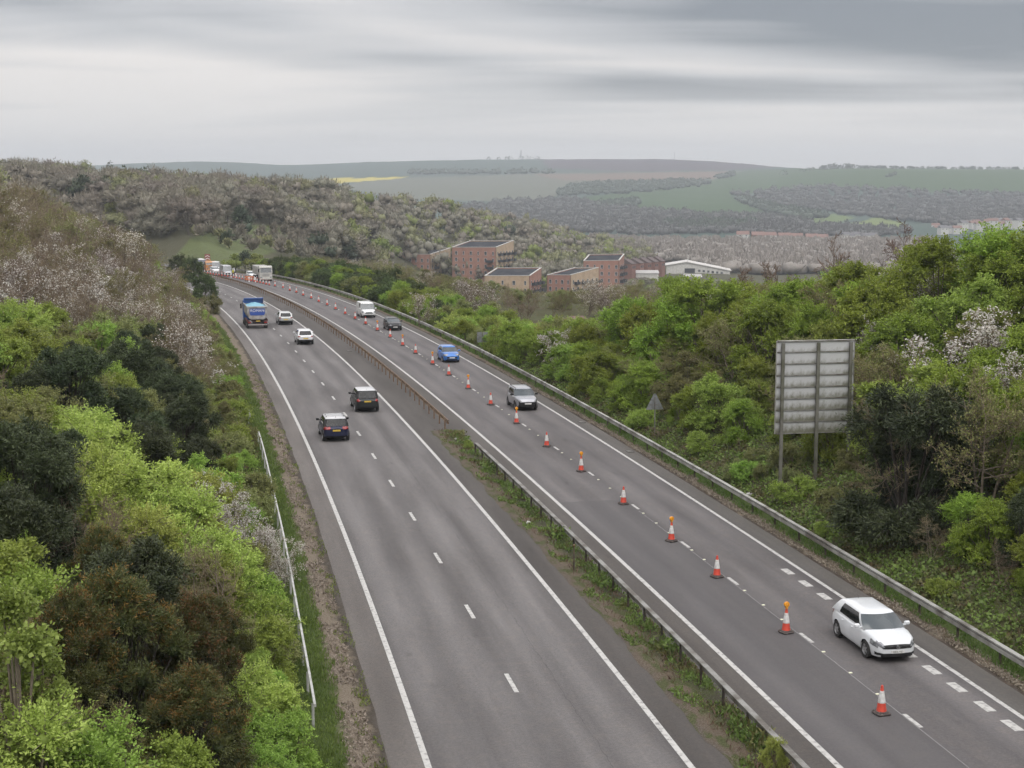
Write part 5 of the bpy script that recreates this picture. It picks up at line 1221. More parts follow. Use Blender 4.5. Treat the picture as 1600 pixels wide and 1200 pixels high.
PROTO['bare_tall'] = [bare_tree('tall_bare_tree', 90+i, 9.5, 1, 15, 8, 6, BARK, TWIGR, None, 0, r0=.17, spread=.5, first=.18, twr=.022) for i in range(2)]
PROTO['budding'] = [bare_tree('budding_tree', 100+i, 6.0, 3, 9, 7, 6, BARKL, TWIG, OLIVE, 5200, .085, r0=.08) for i in range(2)]
PROTO['blossom'] = [bare_tree('blackthorn', 110+i, 4.6, 4, 8, 7, 5, BARK, TWIG, BLOS, 3400, .09, r0=.06, up=.15) for i in range(2)]
PROTO['cream'] = [bare_tree('cream_blossom_tree', 120+i, 5.6, 4, 8, 7, 6, BARKL, TWIG, BLOSC, 1050, .105, r0=.07) for i in range(2)]
PROTO['ivied'] = [bush('ivied_bush', 130+i, 1.9, 3.6, BARK, IVY, 13, 42, 30, .11, .8) for i in range(2)]
PROTO['scrub'] = [bush('low_scrub', 140+i, 1.3, 1.5, BARK, (OLIVED, HAW2)[i], 10, 34, 26, .075, .6, low=.05) for i in range(2)]
NAMES = dict(hawthorn='hawthorn_bush', spring='spring_green_bush', yellow='yellow_green_bush', olive='olive_bush', yew='yew_tree', cypress='browned_cypress_tree', sycamore='sycamore_sapling', bare='bare_tree', bare_tall='tall_bare_tree', budding='budding_tree', blossom='blackthorn_bush', cream='cream_blossom_tree', ivied='ivied_bush', scrub='scrub_bush')
NOMH = dict(hawthorn=4.6, spring=3.8, yellow=3.0, olive=3.6, yew=5.2, cypress=5.6, sycamore=4.6, bare=6.8, bare_tall=10, budding=6.3, blossom=4.6, cream=5.6, ivied=3.6, scrub=1.5)
PLANTS = []   # (x, y, radius)
def plant(kind, X, Y, height, label, group=None, wide=1.0, z=None):
    pr = random.choice(PROTO[kind]); sc = height/NOMH[kind]
    zg = float(ground_z(X, Y)[0]) if z is None else z
    nm = 'budding_sapling' if kind == 'budding' and height < 6.2 else NAMES[kind]
    r = empty(nm, (X, Y, zg-.05), random.uniform(0, 6.28), label, 'tree' if NAMES[kind].endswith(('tree', 'sapling')) else 'bush', group)
    r.scale = (sc*wide, sc*wide, sc); r.rotation_euler[0] = random.uniform(-.05, .05)
    for n, me in pr: ob(n, me, r)
    PLANTS.append((X, Y, 2.1*sc*wide)); return r
def top_at(px, row, h, y0=24, y1=420):
    """place where a plant of height h standing on the ground shows its top at a pixel"""
    Ys = np.linspace(y0, y1, 1600); a = math.atan((row-600)/FPX)+PITCH; zc = Ys*math.cos(PITCH)+(Ys*math.tan(a))*math.sin(PITCH)
    Xs = (px-800)/FPX*zc; zt = CAMZ-Ys*math.tan(a); g = ground_z(Xs, Ys)+h
    i = np.where((g[:-1] <= zt[:-1]) & (g[1:] > zt[1:]) | (g[:-1] >= zt[:-1]) & (g[1:] < zt[1:]))[0]
    j = i[0] if len(i) else int(np.argmin(np.abs(g-zt))); return float(Xs[j]), float(Ys[j])
def base_at(px, row, y0=24, y1=420):
    return top_at(px, row, 0.0, y0, y1)
# ------------------------------------------------------------------ plants one can single out, left bank
HERO = [
 ('cypress', 180, 890, 5.2, 1.05, 'big dark cypress browned orange at its tips, low in the left corner'),
 ('cypress', 290, 935, 4.6, .95, 'browned cypress beside the big one, nearer the road'),
 ('cypress', 105, 925, 4.4, .95, 'dark cypress behind the bright sycamore sapling at the left edge'),
 ('yew', 190, 832, 4.8, 1.0, 'dark yew standing just above the browned cypresses'),
 ('yew', 35, 645, 5.4, 1.0, 'broad black-green yew at the left picture edge above the yellow-green bushes'),
 ('yew', 20, 750, 4.6, .95, 'dark yew at the left picture edge below the broadest yew'),
 ('yew', 105, 530, 5.0, 1.1, 'dark yew with its top against the pale green bush at the left edge'),
 ('yew', 205, 525, 5.0, 1.0, 'pointed dark yew highest on the left bank'),
 ('yew', 285, 612, 4.4, 1.0, 'dark yew nearest the road above the yellow-green bushes'),
 ('yew', 225, 650, 4.2, 1.1, 'dark yew between the pointed yew and the yellow-green bushes'),
 ('yew', 310, 680, 3.2, 1.0, 'low dark yew beside the road-facing end of the yellow-green bushes'),
 ('yellow', 130, 690, 3.6, 1.1, 'yellow-green bush in front of the broad dark yew'),
 ('yellow', 205, 705, 3.6, 1.2, 'rounded yellow-green bush in the middle of the left bank'),
 ('yellow', 275, 760, 3.4, 1.2, 'yellow-green bush next to the white blackthorn'),
 ('yellow', 215, 790, 3.0, 1.1, 'yellow-green bush just above the dark yew and browned cypresses'),
 ('yellow', 320, 830, 2.8, 1.1, 'yellow-green bush below the white blackthorn'),
 ('blossom', 318, 738, 2.8, .8, 'white blackthorn blossom at the upper end of the blossoming streak'),
 ('blossom', 372, 785, 2.6, .9, 'white blackthorn in full blossom in the middle of the left bank'),
 ('blossom', 425, 818, 2.3, .9, 'white blackthorn hanging over the pale verge rail'),
 ('blossom', 345, 752, 3.3, .8, 'white blackthorn between the two upper ones of the blossoming streak'), ('blossom', 398, 798, 3.0, .8, 'white blackthorn just above the rail in the blossoming streak'), ('blossom', 448, 838, 2.4, .8, 'white blackthorn spray reaching furthest over the rail'),
 ('sycamore', 20, 925, 5.0, 1.0, 'bright green sycamore sapling with large leaves at the left edge'),
 ('sycamore', 65, 1000, 3.8, .9, 'second bright green sycamore sapling beside the dark cypress'),
 ('budding', 90, 1040, 3.6, .8, 'pale budding twigs rising in the bottom left corner'),
 ('budding', 175, 1075, 3.0, .8, 'budding branches in front of the browned cypress'),
 ('yellow', 40, 1085, 3.0, 1.1, 'yellow-green bush in the very bottom left corner'),
 ('spring', 150, 1120, 2.8, 1.1, 'fresh green bush along the bottom edge below the cypress'),
 ('spring', 250, 1140, 2.6, 1.0, 'fresh green bush along the bottom edge nearest the browned cypress'),
 ('spring', 405, 960, 2.4, 1.0, 'fresh green bush beside the lower end of the pale rail'),
 ('yellow', 395, 1040, 2.4, 1.0, 'yellowish bush at the lower end of the pale rail'),
 ('spring', 452, 1110, 2.2, 1.0, 'fresh green bush at the bottom edge beside the brown verge strip'),
 ('spring', 25, 500, 3.6, 1.2, 'pale green bush at the left edge above the dark yews'),
 ('bare', 215, 430, 6.0, 1.0, 'spreading bare tree above the pointed dark yew'),
 ('bare', 130, 775, 3.6, .9, 'brown leafless bush between the yew and the browned cypress'),
 ('cream', 130, 395, 5.0, 1.0, 'pale pink-white blossoming tree high on the left bank'),
 ('ivied', 300, 402, 5.0, 1.0, 'dark ivy-clad tree hiding the far bend of the road'), ('ivied', 318, 428, 4.2, 1.0, 'dark ivy-clad bush just below the one hiding the bend'), ('ivied', 280, 398, 5.0, 1.0, 'ivy-clad tree behind the dark one at the far bend'), ('olive', 328, 458, 3.0, 1.0, 'olive bush leaning over the verge level with the tipper lorry'),
 ('cream', 25, 400, 5.0, 1.0, 'pale blossoming tree at the left picture edge'),
]
for k, px, row, h, wd, lb in HERO:
    X, Y = top_at(px, row, h) if not (k in ('ivied', 'olive') and px > 270) else top_at(px, row, h, 170, 330)
    plant(k, X, Y, h, lb, 'shrubs and trees on the left bank', wd)
HERO_R = [  # right bank, by the foot of the plant
 ('yew', 1415, 830, 7.2, 1.15, 'tall black-green yew covering the corner of the big sign'),
 ('yew', 1475, 800, 5.2, 1.0, 'dark yew tucked behind the tall yew beside the sign'),
 ('yew', 1598, 880, 3.2, .9, 'small dark yew cut by the right picture edge'),
 ('bare', 1438, 815, 6.6, .9, 'leafless pale-barked tree in front of the tall dark yew'),
 ('budding', 1540, 800, 7.0, .9, 'budding pale-barked tree at the right edge in front of the blossom'),
]
for k, px, row, h, wd, lb in HERO_R:
    X, Y = base_at(px, row, 40, 120); plant(k, X, Y, h, lb, 'trees on the right bank', wd)
HERO_T = [
 ('hawthorn', 1545, 352, 6.4, 1.15, 'tallest bright green hawthorn on the right skyline'), ('hawthorn', 1470, 372, 6.2, 1.1, 'bright green hawthorn next to the tallest on the right skyline'),
 ('hawthorn', 1375, 428, 6.0, 1.1, 'bright green hawthorn above the big sign'), ('hawthorn', 1110, 432, 6.0, 1.25, 'rounded bright green hawthorn dome below the white shed'),
 ('hawthorn', 1050, 462, 5.4, 1.1, 'green hawthorn on the near side of the rounded dome'), ('hawthorn', 1590, 350, 6.2, 1.1, 'bright green hawthorn cut by the right edge'),
 ('spring', 1310, 500, 4.4, 1.0, 'fresh green bush just above the sign'), ('hawthorn', 1200, 470, 5.0, 1.1, 'dusky green hawthorn between the rounded dome and the sign'),
 ('blossom', 1412, 405, 4.8, .9, 'white blackthorn on the crest of the right bank'), ('blossom', 1372, 478, 4.4, .8, 'white blackthorn spray just above the sign corner'),
 ('blossom', 1545, 470, 5.4, 1.15, 'large white blackthorn near the right edge'), ('blossom', 1590, 540, 4.5, 1.0, 'white blackthorn cut by the right picture edge'),
 ('bare_tall', 1163, 393, 9.0, .8, 'slender bare tree rising behind the green dome'), ('bare_tall', 1213, 385, 9.5, .9, 'bare tree behind the bank, second of the leafless group'), ('bare_tall', 1240, 412, 9.0, .9, 'low bare tree among the leafless group behind the bank'),
 ('bare_tall', 1312, 362, 10, .8, 'tall thin bare tree against the far houses'), ('bare_tall', 1415, 342, 10, .8, 'bare treetop poking above the hawthorn crest'), ('bare_tall', 1445, 338, 10, .8, 'bare treetop next to the skyline hawthorns'),
 ('cream', 752, 440, 6.0, 1.0, 'tall white blossoming tree behind the roadside hedge'), ('cream', 655, 452, 4.8, .9, 'white blossoming tree left of the tall one in the hedge'), ('ivied', 620, 418, 5.0, .8, 'small dark evergreen sticking out of the hedge'),
 ('cream', 918, 483, 5.5, 1.3, 'broad pale blossoming tree behind the brick hut'),
]
for k, px, row, h, wd, lb in HERO_T:
    if k == 'bare_tall': X, Y = top_at(px, row, h, 118, 170)
    elif px < 1000: X, Y = top_at(px, row, h, 125, 330)
    else: X, Y = top_at(px, row, h, 55, 130)
    if k == 'cream' and px == 918: Y = 216; X = X_at(918, Y); 
    plant(k, X, Y, h, lb, 'trees and bushes right of the road', wd)
# ------------------------------------------------------------------ the rest of the planting, by stretch of bank
LZ = [  # image zones of the left bank as planted
 ([(0, 510), (90, 515), (230, 515), (300, 590), (320, 700), (200, 700), (120, 660), (90, 770), (130, 840), (0, 840)], [('yew', .4), ('olive', .3), ('spring', .3)], (2.6, 3.8)),
 ([(80, 650), (200, 680), (330, 760), (410, 890), (330, 890), (180, 830), (120, 790)], [('yellow', .72), ('spring', .18), ('bare', .10)], (2.2, 3.4)),
 ([(40, 860), (240, 850), (350, 950), (380, 1060), (330, 1160), (100, 1140)], [('cypress', .6), ('spring', .2), ('olive', .2)], (2.6, 3.8)),
 ([(-50, 1060), (560, 1060), (620, 1300), (-50, 1300)], [('yellow', .35), ('spring', .45), ('scrub', .2)], (1.8, 3.0)),
 ([(-50, 470), (85, 490), (80, 550), (-50, 545)], [('spring', .7), ('yellow', .3)], (2.8, 3.6)),
 ([(330, 555), (410, 555), (640, 1200), (420, 1200), (330, 900)], [('spring', .38), ('olive', .2), ('scrub', .18), ('yellow', .14), ('bare', .10)], (1.5, 2.6)),
 ([(-80, 375), (60, 395), (300, 440), (385, 560), (300, 575), (100, 500), (-80, 480)], [('cream', .17), ('bare', .46), ('budding', .30), ('blossom', .07)], (3.6, 5.2)),
 ([(265, 385), (335, 400), (345, 470), (300, 470), (265, 430)], [('ivied', .55), ('bare', .25), ('olive', .2)], (3.5, 5)),
 ([(-200, 230), (330, 230), (330, 420), (-200, 430)], [('bare', .55), ('budding', .25), ('cream', .12), ('bare_tall', .08)], (5, 7.5)),
 ([(-200, 100), (700, 100), (700, 1400), (-200, 1400)], [('spring', .4), ('bare', .25), ('olive', .25), ('budding', .1)], (2.4, 3.8)),
]
LBL_L = dict(hawthorn='green hawthorn bush on the left bank', spring='fresh green bush among others on the left bank', yellow='yellow-green bush on the left bank', olive='dull olive bush on the left bank', yew='dark yew in the evergreen patch on the left bank', cypress='browned cypress in the dark clump low on the left bank', bare='leafless brown tree high on the left bank', bare_tall='tall leafless tree on top of the left bank', budding='budding tree on the left bank', blossom='white blackthorn in the blossom band of the left bank', cream='pale blossoming tree in the blossom band of the left bank', ivied='dark ivy-clad bush where the left bank meets the far road', scrub='low scrub at the foot of the left bank')
LBL_R = dict(hawthorn='bright green hawthorn massed on the right bank', spring='fresh green bush massed on the right bank', olive='dull olive bush massed on the right bank', ivied='dark ivy-clad bush in the far roadside hedge', blossom='white blackthorn among the right bank bushes', scrub='low scrub on the slope behind the long barrier', budding='budding tree among the right bank bushes', bare='leafless tree on the low ground behind the roadside hedge', cream='pale blossoming tree on the low ground behind the hedge', bare_tall='tall leafless tree on the low ground behind the hedge', yellow='yellow-green bush in the roadside hedge')
LBL_V = dict(bare='leafless tree on low ground', budding='olive budding tree on low ground', cream='pale blossoming tree on low ground', bare_tall='tall leafless tree on low ground', olive='dull olive bush on low ground')
def where_v(px, Y):
    w = 'by the cream lorry' if px < 560 else ('before the low orange block' if px < 690 else ('before the tallest block' if px < 780 else ('before the buff block' if px < 880 else ('before the square tower' if px < 1000 else 'behind the green dome'))))
    return ', ' + w + (', close to the hedge' if Y < 300 else (', far down the slope' if Y > 450 else ''))
def where_l(d, o):
    a = 'along the bottom edge' if d < 42 else ('beside the pale rail' if d < 75 else ('level with the dark estate car' if d < 112 else ('level with the white crossover' if d < 165 else ('level with the tipper lorry' if d < 215 else 'where the road bends away'))))
    return ', %s, %s' % (a, 'low on the slope' if o > -18 else ('halfway up' if o > -28 else 'high up'))
def where_r(d, o):
    a = 'level with the white hatchback' if d < 62 else ('around the big sign' if d < 88 else ('above the triangular sign' if d < 112 else ('level with the silver crossover' if d < 140 else ('level with the blue hatchback' if d < 185 else ('level with the white van' if d < 240 else 'near the cream lorry')))))
    return ', %s, %s' % (a, 'lower row' if o < (22 if d < 130 else 18.5) else ('middle row' if o < (28 if d < 130 else 21.5) else 'top row'))
LBL_L2 = dict(hawthorn='left bank hawthorn', spring='left bank fresh green bush', yellow='left bank yellow-green bush', olive='left bank olive bush', yew='left bank dark yew', cypress='left bank browned cypress', bare='left bank leafless tree', bare_tall='left bank tall leafless tree', budding='left bank budding tree', blossom='left bank white blackthorn', cream='left bank pale blossoming tree', ivied='left bank ivy-clad bush', scrub='left bank low scrub')
LBL_R2 = dict(hawthorn='bright green hawthorn', spring='fresh green bush', olive='dull olive bush', ivied='dark ivy-clad bush', blossom='white blackthorn', budding='budding tree', yellow='yellow-green bush')
def pick(ws):
    x = random.random()*sum(w for _, w in ws)
    for k, w in ws:
        x -= w
        if x <= 0: return k
    return ws[-1][0]
def clear(X, Y, r, f=.62):
    for a, b, c in PLANTS:
        if abs(a-X) < 6 and (a-X)**2+(b-Y)**2 < ((r+c)*f)**2: return False
    return True
COUNT = {}
def limit(k, side):
    COUNT[(k, side)] = COUNT.get((k, side), 0)+1; return COUNT[(k, side)] <= 280
def scatter_left():
    s = S0+20.0
    while s < S0+330:
        d = s-S0; step = 1.5 if d < 70 else (2.3 if d < 140 else 3.4)
        o = -12.3
        lim = -24 - d*.19 if d < 150 else -52
        while o > lim:
            ss = s+random.uniform(-.5, .5)*step; oo = o+random.uniform(-.4, .4)*step
            p = road_pt(ss, min(oo, -12.0)); g = float(ground_z(p[0], p[1])[0])
            px, py = pix(p[0], p[1], g+2.2)
            if p[1] > 16 and -260 < px < 720:
                for poly, ws, hr in LZ:
                    if in_poly(np.array([float(px)]), np.array([float(py)]), poly)[0]:
                        k = pick(ws); h = random.uniform(*hr); rad = 2.1*h/NOMH[k]
                        if oo > -13.6: h = min(h, 1.6); k = 'scrub' if k not in ('spring', 'olive') else k; rad = 1.0
                        if oo-rad*.85 > -11.5 - rad*.9 and oo > -12.6: h = min(h, 1.3); rad = .8
                        # verge stays clear
                        if -oo-rad*.9 < 11.4: oo = -11.4-rad*.9; p = road_pt(ss, oo)
                        cap = np.interp(px, [-150, 0, 100, 200, 260, 300, 335, 400], [268, 278, 300, 338, 366, 388, 425, 560])
                        if d > 75: h = min(h, zrow(cap, p[1])-g)
                        if h < 1.0: break
                        rad = min(rad, 2.1*h/NOMH[k]*1.3)
                        if clear(p[0], p[1], rad, .58 if d < 140 else .66) and limit(k, 'L'): plant(k, p[0], p[1], h, LBL_L2[k] + where_l(d, oo), 'plants massed on the left bank', random.uniform(.95, 1.2))
                        break
            o -= step*random.uniform(.9, 1.2)
        s += step
scatter_left()
def scatter_right():
    s = S0+30.0
    while s < S0+345:
        d = s-S0; step = 2.2 if d < 140 else 2.6
        o0 = np.interp(d, [60, 70, 84, 96, 112], [17.4, 18.6, 18.6, 17.2, 15.7]); o1 = 35 if d < 130 else 24
        if d > 300: o0 = 15.8
        o = o0
        while o < o1:
            ss = s+random.uniform(-.5, .5)*step; oo = o+random.uniform(0, .6)*step; p = road_pt(ss, oo); Y = p[1]
            far = d > 225
            ws = [('hawthorn', .52), ('spring', .2), ('olive', .16), ('budding', .06), ('blossom', .05)] if d < 140 else ([('hawthorn', .4), ('spring', .25), ('olive', .15), ('yellow', .1), ('ivied', .1)] if not far else [('ivied', .7), ('olive', .15), ('hawthorn', .15)])
            k = pick(ws); h = random.uniform(3.6, 5.6) if d < 125 else random.uniform(2.6, 3.8)
            if d < 125 and oo < 21: h = random.uniform(1.8, 3.4)
            if far: h = random.uniform(3, 4.4)
            rad = 2.1*h/NOMH[k]; g = float(ground_z(p[0], p[1])[0])
            # keep the big sign's face clear
            if abs(ss-(S0+77.6)) < 14 and ss < S0+79 and oo < 20.5: o += step; continue
            if clear(p[0], p[1], rad, .55) and oo-rad*.8 > 14.3 and limit(k, 'R'): plant(k, p[0], p[1], h, LBL_R2[k] + where_r(d, oo), 'bushes massed on the right side', random.uniform(1.0, 1.25))
            o += step*random.uniform(.9, 1.3)
        s += step
    # scattered young scrub on the slope by the sign
    for _ in range(150):
        ss, oo = S0+random.uniform(40, 120), random.uniform(15.3, 20.5); p = road_pt(ss, oo); k = pick([('scrub', .62), ('olive', .2), ('bare', .18)])
        if clear(p[0], p[1], .6, .8): plant(k, p[0], p[1], random.uniform(.6, 1.5)*(1.0 if k != 'bare' else 1.4), dict(scrub='low scrub', olive='low olive bush', bare='leafless twiggy bush')[k] + ' on the slope behind the barrier' + where_r(ss-S0, 30).rsplit(',', 1)[0], 'bushes massed on the right side', 1.15)
scatter_right()
BLD = [(600, 720, 392, 660), (700, 830, 380, 650), (758, 985, 420, 575), (905, 985, 398, 640)]
def scatter_low():
    """leafless and budding trees on the falling ground between the hedge and the buildings"""
    n = 0; tries = 0
    while n < 480 and tries < 20000:
        tries += 1; Y = 170+470*random.random()**.6; px = random.uniform(590, 1010) if random.random() < .8 else (random.uniform(455, 600) if random.random() < .6 else random.uniform(1010, 1330)); X = X_at(px, Y); s, o = road_so(X, Y)
        if o[0] < 25 or (Y < 190 and px > 1000 and random.random() < .6): continue
        h = random.uniform(4.5, 8.0); g = float(ground_z(X, Y)[0]); _, top = pix(X, Y, g+h)
        lim = np.interp(px, [455, 600, 650, 705, 770, 790, 850, 935, 975, 1000, 1100, 1250, 1420], [398, 404, 416, 430, 438, 447, 454, 450, 440, 430, 434, 412, 400])
        if top < lim: h = zrow(lim, Y)-g
        if h < 1.6: continue
        if not clear(X, Y, 2.2, .62): continue
        k = pick([('bare', .34), ('budding', .38), ('cream', .08), ('bare_tall', .05), ('olive', .15)])
        if h < 3 and k != 'olive': k = 'olive'; h /= .6
        if not limit(k, 'V') or (k == 'bare' and COUNT[(k, 'V')] > 90): continue
        plant(k, X, Y, h if k != 'olive' else h*.6, LBL_V[k] + where_v(px, Y), 'trees on the low ground behind the hedge', random.uniform(1, 1.3)); n += 1
scatter_low()
def scatter_gap():
    """young trees on the slope right below the apartment blocks"""
    n = tries = 0
    while n < 150 and tries < 6000:
        tries += 1; Y = random.uniform(235, 520); px = random.uniform(680, 1000); X = X_at(px, Y); s, o = road_so(X, Y)
        if o[0] < 24: continue
        g = float(ground_z(X, Y)[0]); lim = np.interp(px, [680, 705, 770, 790, 850, 935, 975, 1000], [428, 434, 440, 449, 456, 453, 445, 438]); h = min(random.uniform(4.5, 8.5), zrow(lim, Y)-g)
        if h < 1.8 or not clear(X, Y, 1.7, .55): continue
        k = pick([('budding', .55), ('bare', .10), ('olive', .28), ('cream', .07)])
        if k == 'olive': h = min(h, 4)
        plant(k, X, Y, h, LBL_V[k] + where_v(px, Y), 'trees on the low ground behind the hedge', random.uniform(1.1, 1.4)); n += 1
scatter_gap()

# ------------------------------------------------------------------ ground cover
def cover(name, label, n, srange, orange, fm, size, wid, upright, seed, hz=.12, dens=None, kind='stuff'):
    r = np.random.default_rng(seed); s = r.uniform(*srange, n); o = r.uniform(*orange, n)
    # more points nearer the camera, where they are larger
    s = srange[0]+(srange[1]-srange[0])*((s-srange[0])/(srange[1]-srange[0]))**1.35
    if dens is not None: k = dens(s, o, r); s, o = s[k], o[k]
    x = np.interp(s, RS, RD[:, 0])+np.interp(s, RS, RNRM[:, 0])*o; y = np.interp(s, RS, RD[:, 1])+np.interp(s, RS, RNRM[:, 1])*o
    inner = (o > PAVE_L-3) & (o < PAVE_R+2.5); z = np.where(inner, zroad(y)+.02, 0); g = ground_z(x, y, (s, o)); z = np.maximum(g, np.where(inner, zroad(y)+0.0, -99))
    m = len(s); cl = wob(x, y, 1.1, seed)*.5+.5
    z = z+r.random(m)*hz*(.4+cl); ax = unit(rand_dir(r, m)*(1-upright)+np.array([0, 0, upright])+1e-6); ax[:, 2] = np.abs(ax[:, 2])*.8+.1; ax = unit(ax)
    L = size*r.uniform(.6, 1.5, m)*(.7+.6*cl); co, q = leaf_quads(np.c_[x, y, z], ax, unit(rand_dir(r, m)+np.array([0, 0, .8*(1-upright)])), L, L*wid)
    tone = np.clip(.55*(wob(x, y, 2.7, seed+3)*.5+.5)+.45*r.random(m), 0, 1)
    o_ = ob(name, mesh_np(name, co, q, [fm], tone)); return tag(o_, label, kind=kind)
GRASS = leaf_mat('verge_grass_blades', (.075, .115, .024), (.190, .245, .065), trans=.3, var=.0); IVYG = leaf_mat('bank_ivy', (.080, .118, .026), (.215, .280, .068), (.12, .085, .05), trans=.2, var=0)
DEAD = leaf_mat('dead_bramble', (.085, .055, .038), (.16, .11, .075), trans=.1, var=0); WEED = leaf_mat('reserve_weed_leaves', (.075, .105, .025), (.22, .285, .07), (.15, .13, .055), trans=.25, var=0)
CHIP = leaf_mat('brown_leaf_litter', (.15, .128, .10), (.29, .25, .195), trans=0, var=0)
cover('bank_ground_cover', 'ivy and low green leaves covering the right bank', 92000, (S0+34, S0+150), (14.5, 23), IVYG, .14, .75, .25, 1, .22)
cover('bank_dead_brambles', 'brown dead brambles lying on the right bank', 30000, (S0+44, S0+135), (15.4, 24), DEAD, .22, .10, .35, 2, .25, lambda s, o, r: wob(s, o*3, 5.5, 9) > .05)
cover('verge_grass_right', 'short green grass in front of the long barrier', 34000, (S0+36, S0+230), (13.55, 14.8), GRASS, .14, .22, .7, 3, .03, lambda s, o, r: wob(s, o*2, 3.5, 4) > -.45)
cover('verge_grass_left', 'green grass along the left verge', 56000, (S0+30, S0+200), (-11.5, -9.7), GRASS, .13, .24, .7, 4, .04, lambda s, o, r: (o + wob(s, o*2, 2.1, 4)*.35 + wob(s, o, 7.0, 1)*.25 < -9.95))
cover('verge_tufts_left', 'weeds growing along the asphalt edge of the left verge', 9000, (S0+30, S0+150), (-9.6, -8.85), GRASS, .10, .35, .55, 5, .03, lambda s, o, r: wob(s, o*4, 2.3, 8) > .12)
cover('bank_undergrowth_left', 'green undergrowth below the left bank shrubs', 50000, (S0+18, S0+160), (-23, -11.2), IVYG, .17, .6, .4, 6, .75)
cover('reserve_weeds', 'green weeds and moss in the central reserve', 42000, (S0+34, S0+106), (1.3, 2.95), WEED, .10, .5, .5, 7, .10, lambda s, o, r: (wob(s, o*2.5, 2.2, 3) + (o-2.15)*.7) > .02+.5*(r.random(len(s))-.5))
cover('reserve_tall_weeds', 'taller leafy weeds under the near barrier rail', 9000, (S0+36, S0+106), (2.0, 2.9), WEED, .17, .45, .5, 8, .55, lambda s, o, r: wob(s, o*.2, 3.1, 5) > .45)
cover('reserve_dead_stems', 'brown dead stems among the central reserve weeds', 5000, (S0+34, S0+106), (1.5, 2.9), DEAD, .2, .12, .6, 12, .12, lambda s, o, r: wob(s, o*2, 1.7, 6) > -.1)
cover('leaf_litter_left', 'brown leaf litter strip on the left verge', 20000, (S0+30, S0+150), (-10.05, -9.15), CHIP, .075, .7, .1, 9, .01, lambda s, o, r: wob(s, o*3, 3.3, 2) > -.45)
cover('leaf_litter_right', 'brown leaf litter strip before the long barrier', 16000, (S0+34, S0+140), (13.15, 13.95), CHIP, .075, .7, .1, 10, .01)
for s_, o_, h, lb in ((S0+43.2, 2.45, .95, 'bright green leafy weed clump against the near barrier at the bottom edge'), (S0+102, 2.6, .75, 'leafy bush growing over the end of the near barrier'), (S0+98.5, 2.5, .6, 'small bush beside the one over the barrier end')):
    p = road_pt(s_, o_); plant('scrub' if h < .9 else 'yellow', p[0], p[1], h, lb, None, .75, z=p[2]+.02)

# ------------------------------------------------------------------ woods on the spur
BFAR = mat('far_bark', (.10, .085, .07), .95)
F_BR = leaf_mat('brown_wood_twigs', (.155, .136, .106), (.220, .195, .152), trans=0, var=.16); F_GR = leaf_mat('grey_wood_twigs', (.168, .158, .120), (.240, .226, .174), trans=0, var=.16)
F_OL = leaf_mat('olive_wood_leaves', (.170, .174, .082), (.270, .268, .130), trans=.1, var=.18); F_GN = leaf_mat('fresh_green_wood_leaves', (.150, .180, .045), (.26, .29, .085), trans=.15, var=.18); F_DK = leaf_mat('dark_evergreen_wood', (.035, .050, .030), (.075, .095, .050), trans=0, var=.15)
def far_tree(name, seed, fm, n=850, L=.85, W=.2, conifer=False, H=10.0, R=4.0):
    r = np.random.default_rng(seed); G = Geo(); segs = [np.r_[0, 0, -.5, 0, 0, H*.6, .22, .09]]
    if conifer:
        t = r.random(n)**.7; z = H*(.12+.88*(1-t)); rr = R*.62*t*(.75+.3*r.random(n)); a = r.random(n)*6.28; p = np.c_[np.cos(a)*rr, np.sin(a)*rr, z]; ax = unit(np.c_[np.cos(a), np.sin(a), r.normal(size=n)*.3-.15])
        cl = r.random(n)
    else:
        k = 9; c = np.c_[r.normal(size=(k, 2))*R*.42, H*r.uniform(.28, .86, k)]; c[0] = (0, 0, H*.78); lr = R*r.uniform(.34, .58, k)
        for q in c: segs.append(np.r_[0, 0, H*.25, q, .10, .04])
        i = r.integers(0, k, n); d = rand_dir(r, n); d[:, 2] = d[:, 2]*.85+.25; d = unit(d); p = c[i]+d*(lr[i]*r.random(n)**.4)[:, None]; ax = unit(d+rand_dir(r, n)*.7+np.array([0, 0, .35])); cl = r.random(k)[i]
    co, q = tubes(segs, 4); G.add(co, q, .5, 0)
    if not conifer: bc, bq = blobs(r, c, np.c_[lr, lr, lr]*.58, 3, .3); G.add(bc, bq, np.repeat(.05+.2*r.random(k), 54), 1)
    Ln = L*r.uniform(.6, 1.4, n); co, q = leaf_quads(p, ax, unit(rand_dir(r, n)*.7+(p-np.array([0, 0, H*.5]))/R), Ln, Ln*W/L*1.1); G.add(co, q, np.clip(.1+cl*.55+r.random(n)*.3, 0, 1), 1)
    return G.mesh(name, [BFAR, fm], True)
FT = dict(brown=[far_tree('brown_tree', 201+i, F_BR, 2000, .95, .12) for i in range(3)], grey=[far_tree('grey_tree', 211+i, F_GR, 1900, .95, .12) for i in range(3)], olive=[far_tree('olive_tree', 221+i, F_OL, 1300, .55, .33) for i in range(2)],
          green=[far_tree('green_tree', 231+i, F_GN, 1400, .5, .42) for i in range(2)], dark=[far_tree('dark_tree', 241+i, F_DK, 900, .7, .35) for i in range(2)], conifer=[far_tree('far_conifer', 251, F_DK, 700, .9, .3, True, 12)])
FLB = dict(brown='brown leafless tree in the wood on the left spur', grey='grey leafless tree in the wood on the spur', olive='olive budding tree in the wood on the spur', green='fresh green tree standing out in the spur wood', dark='dark evergreen tree in the spur wood', conifer='pointed conifer on the crest of the spur wood')
FCN = {}
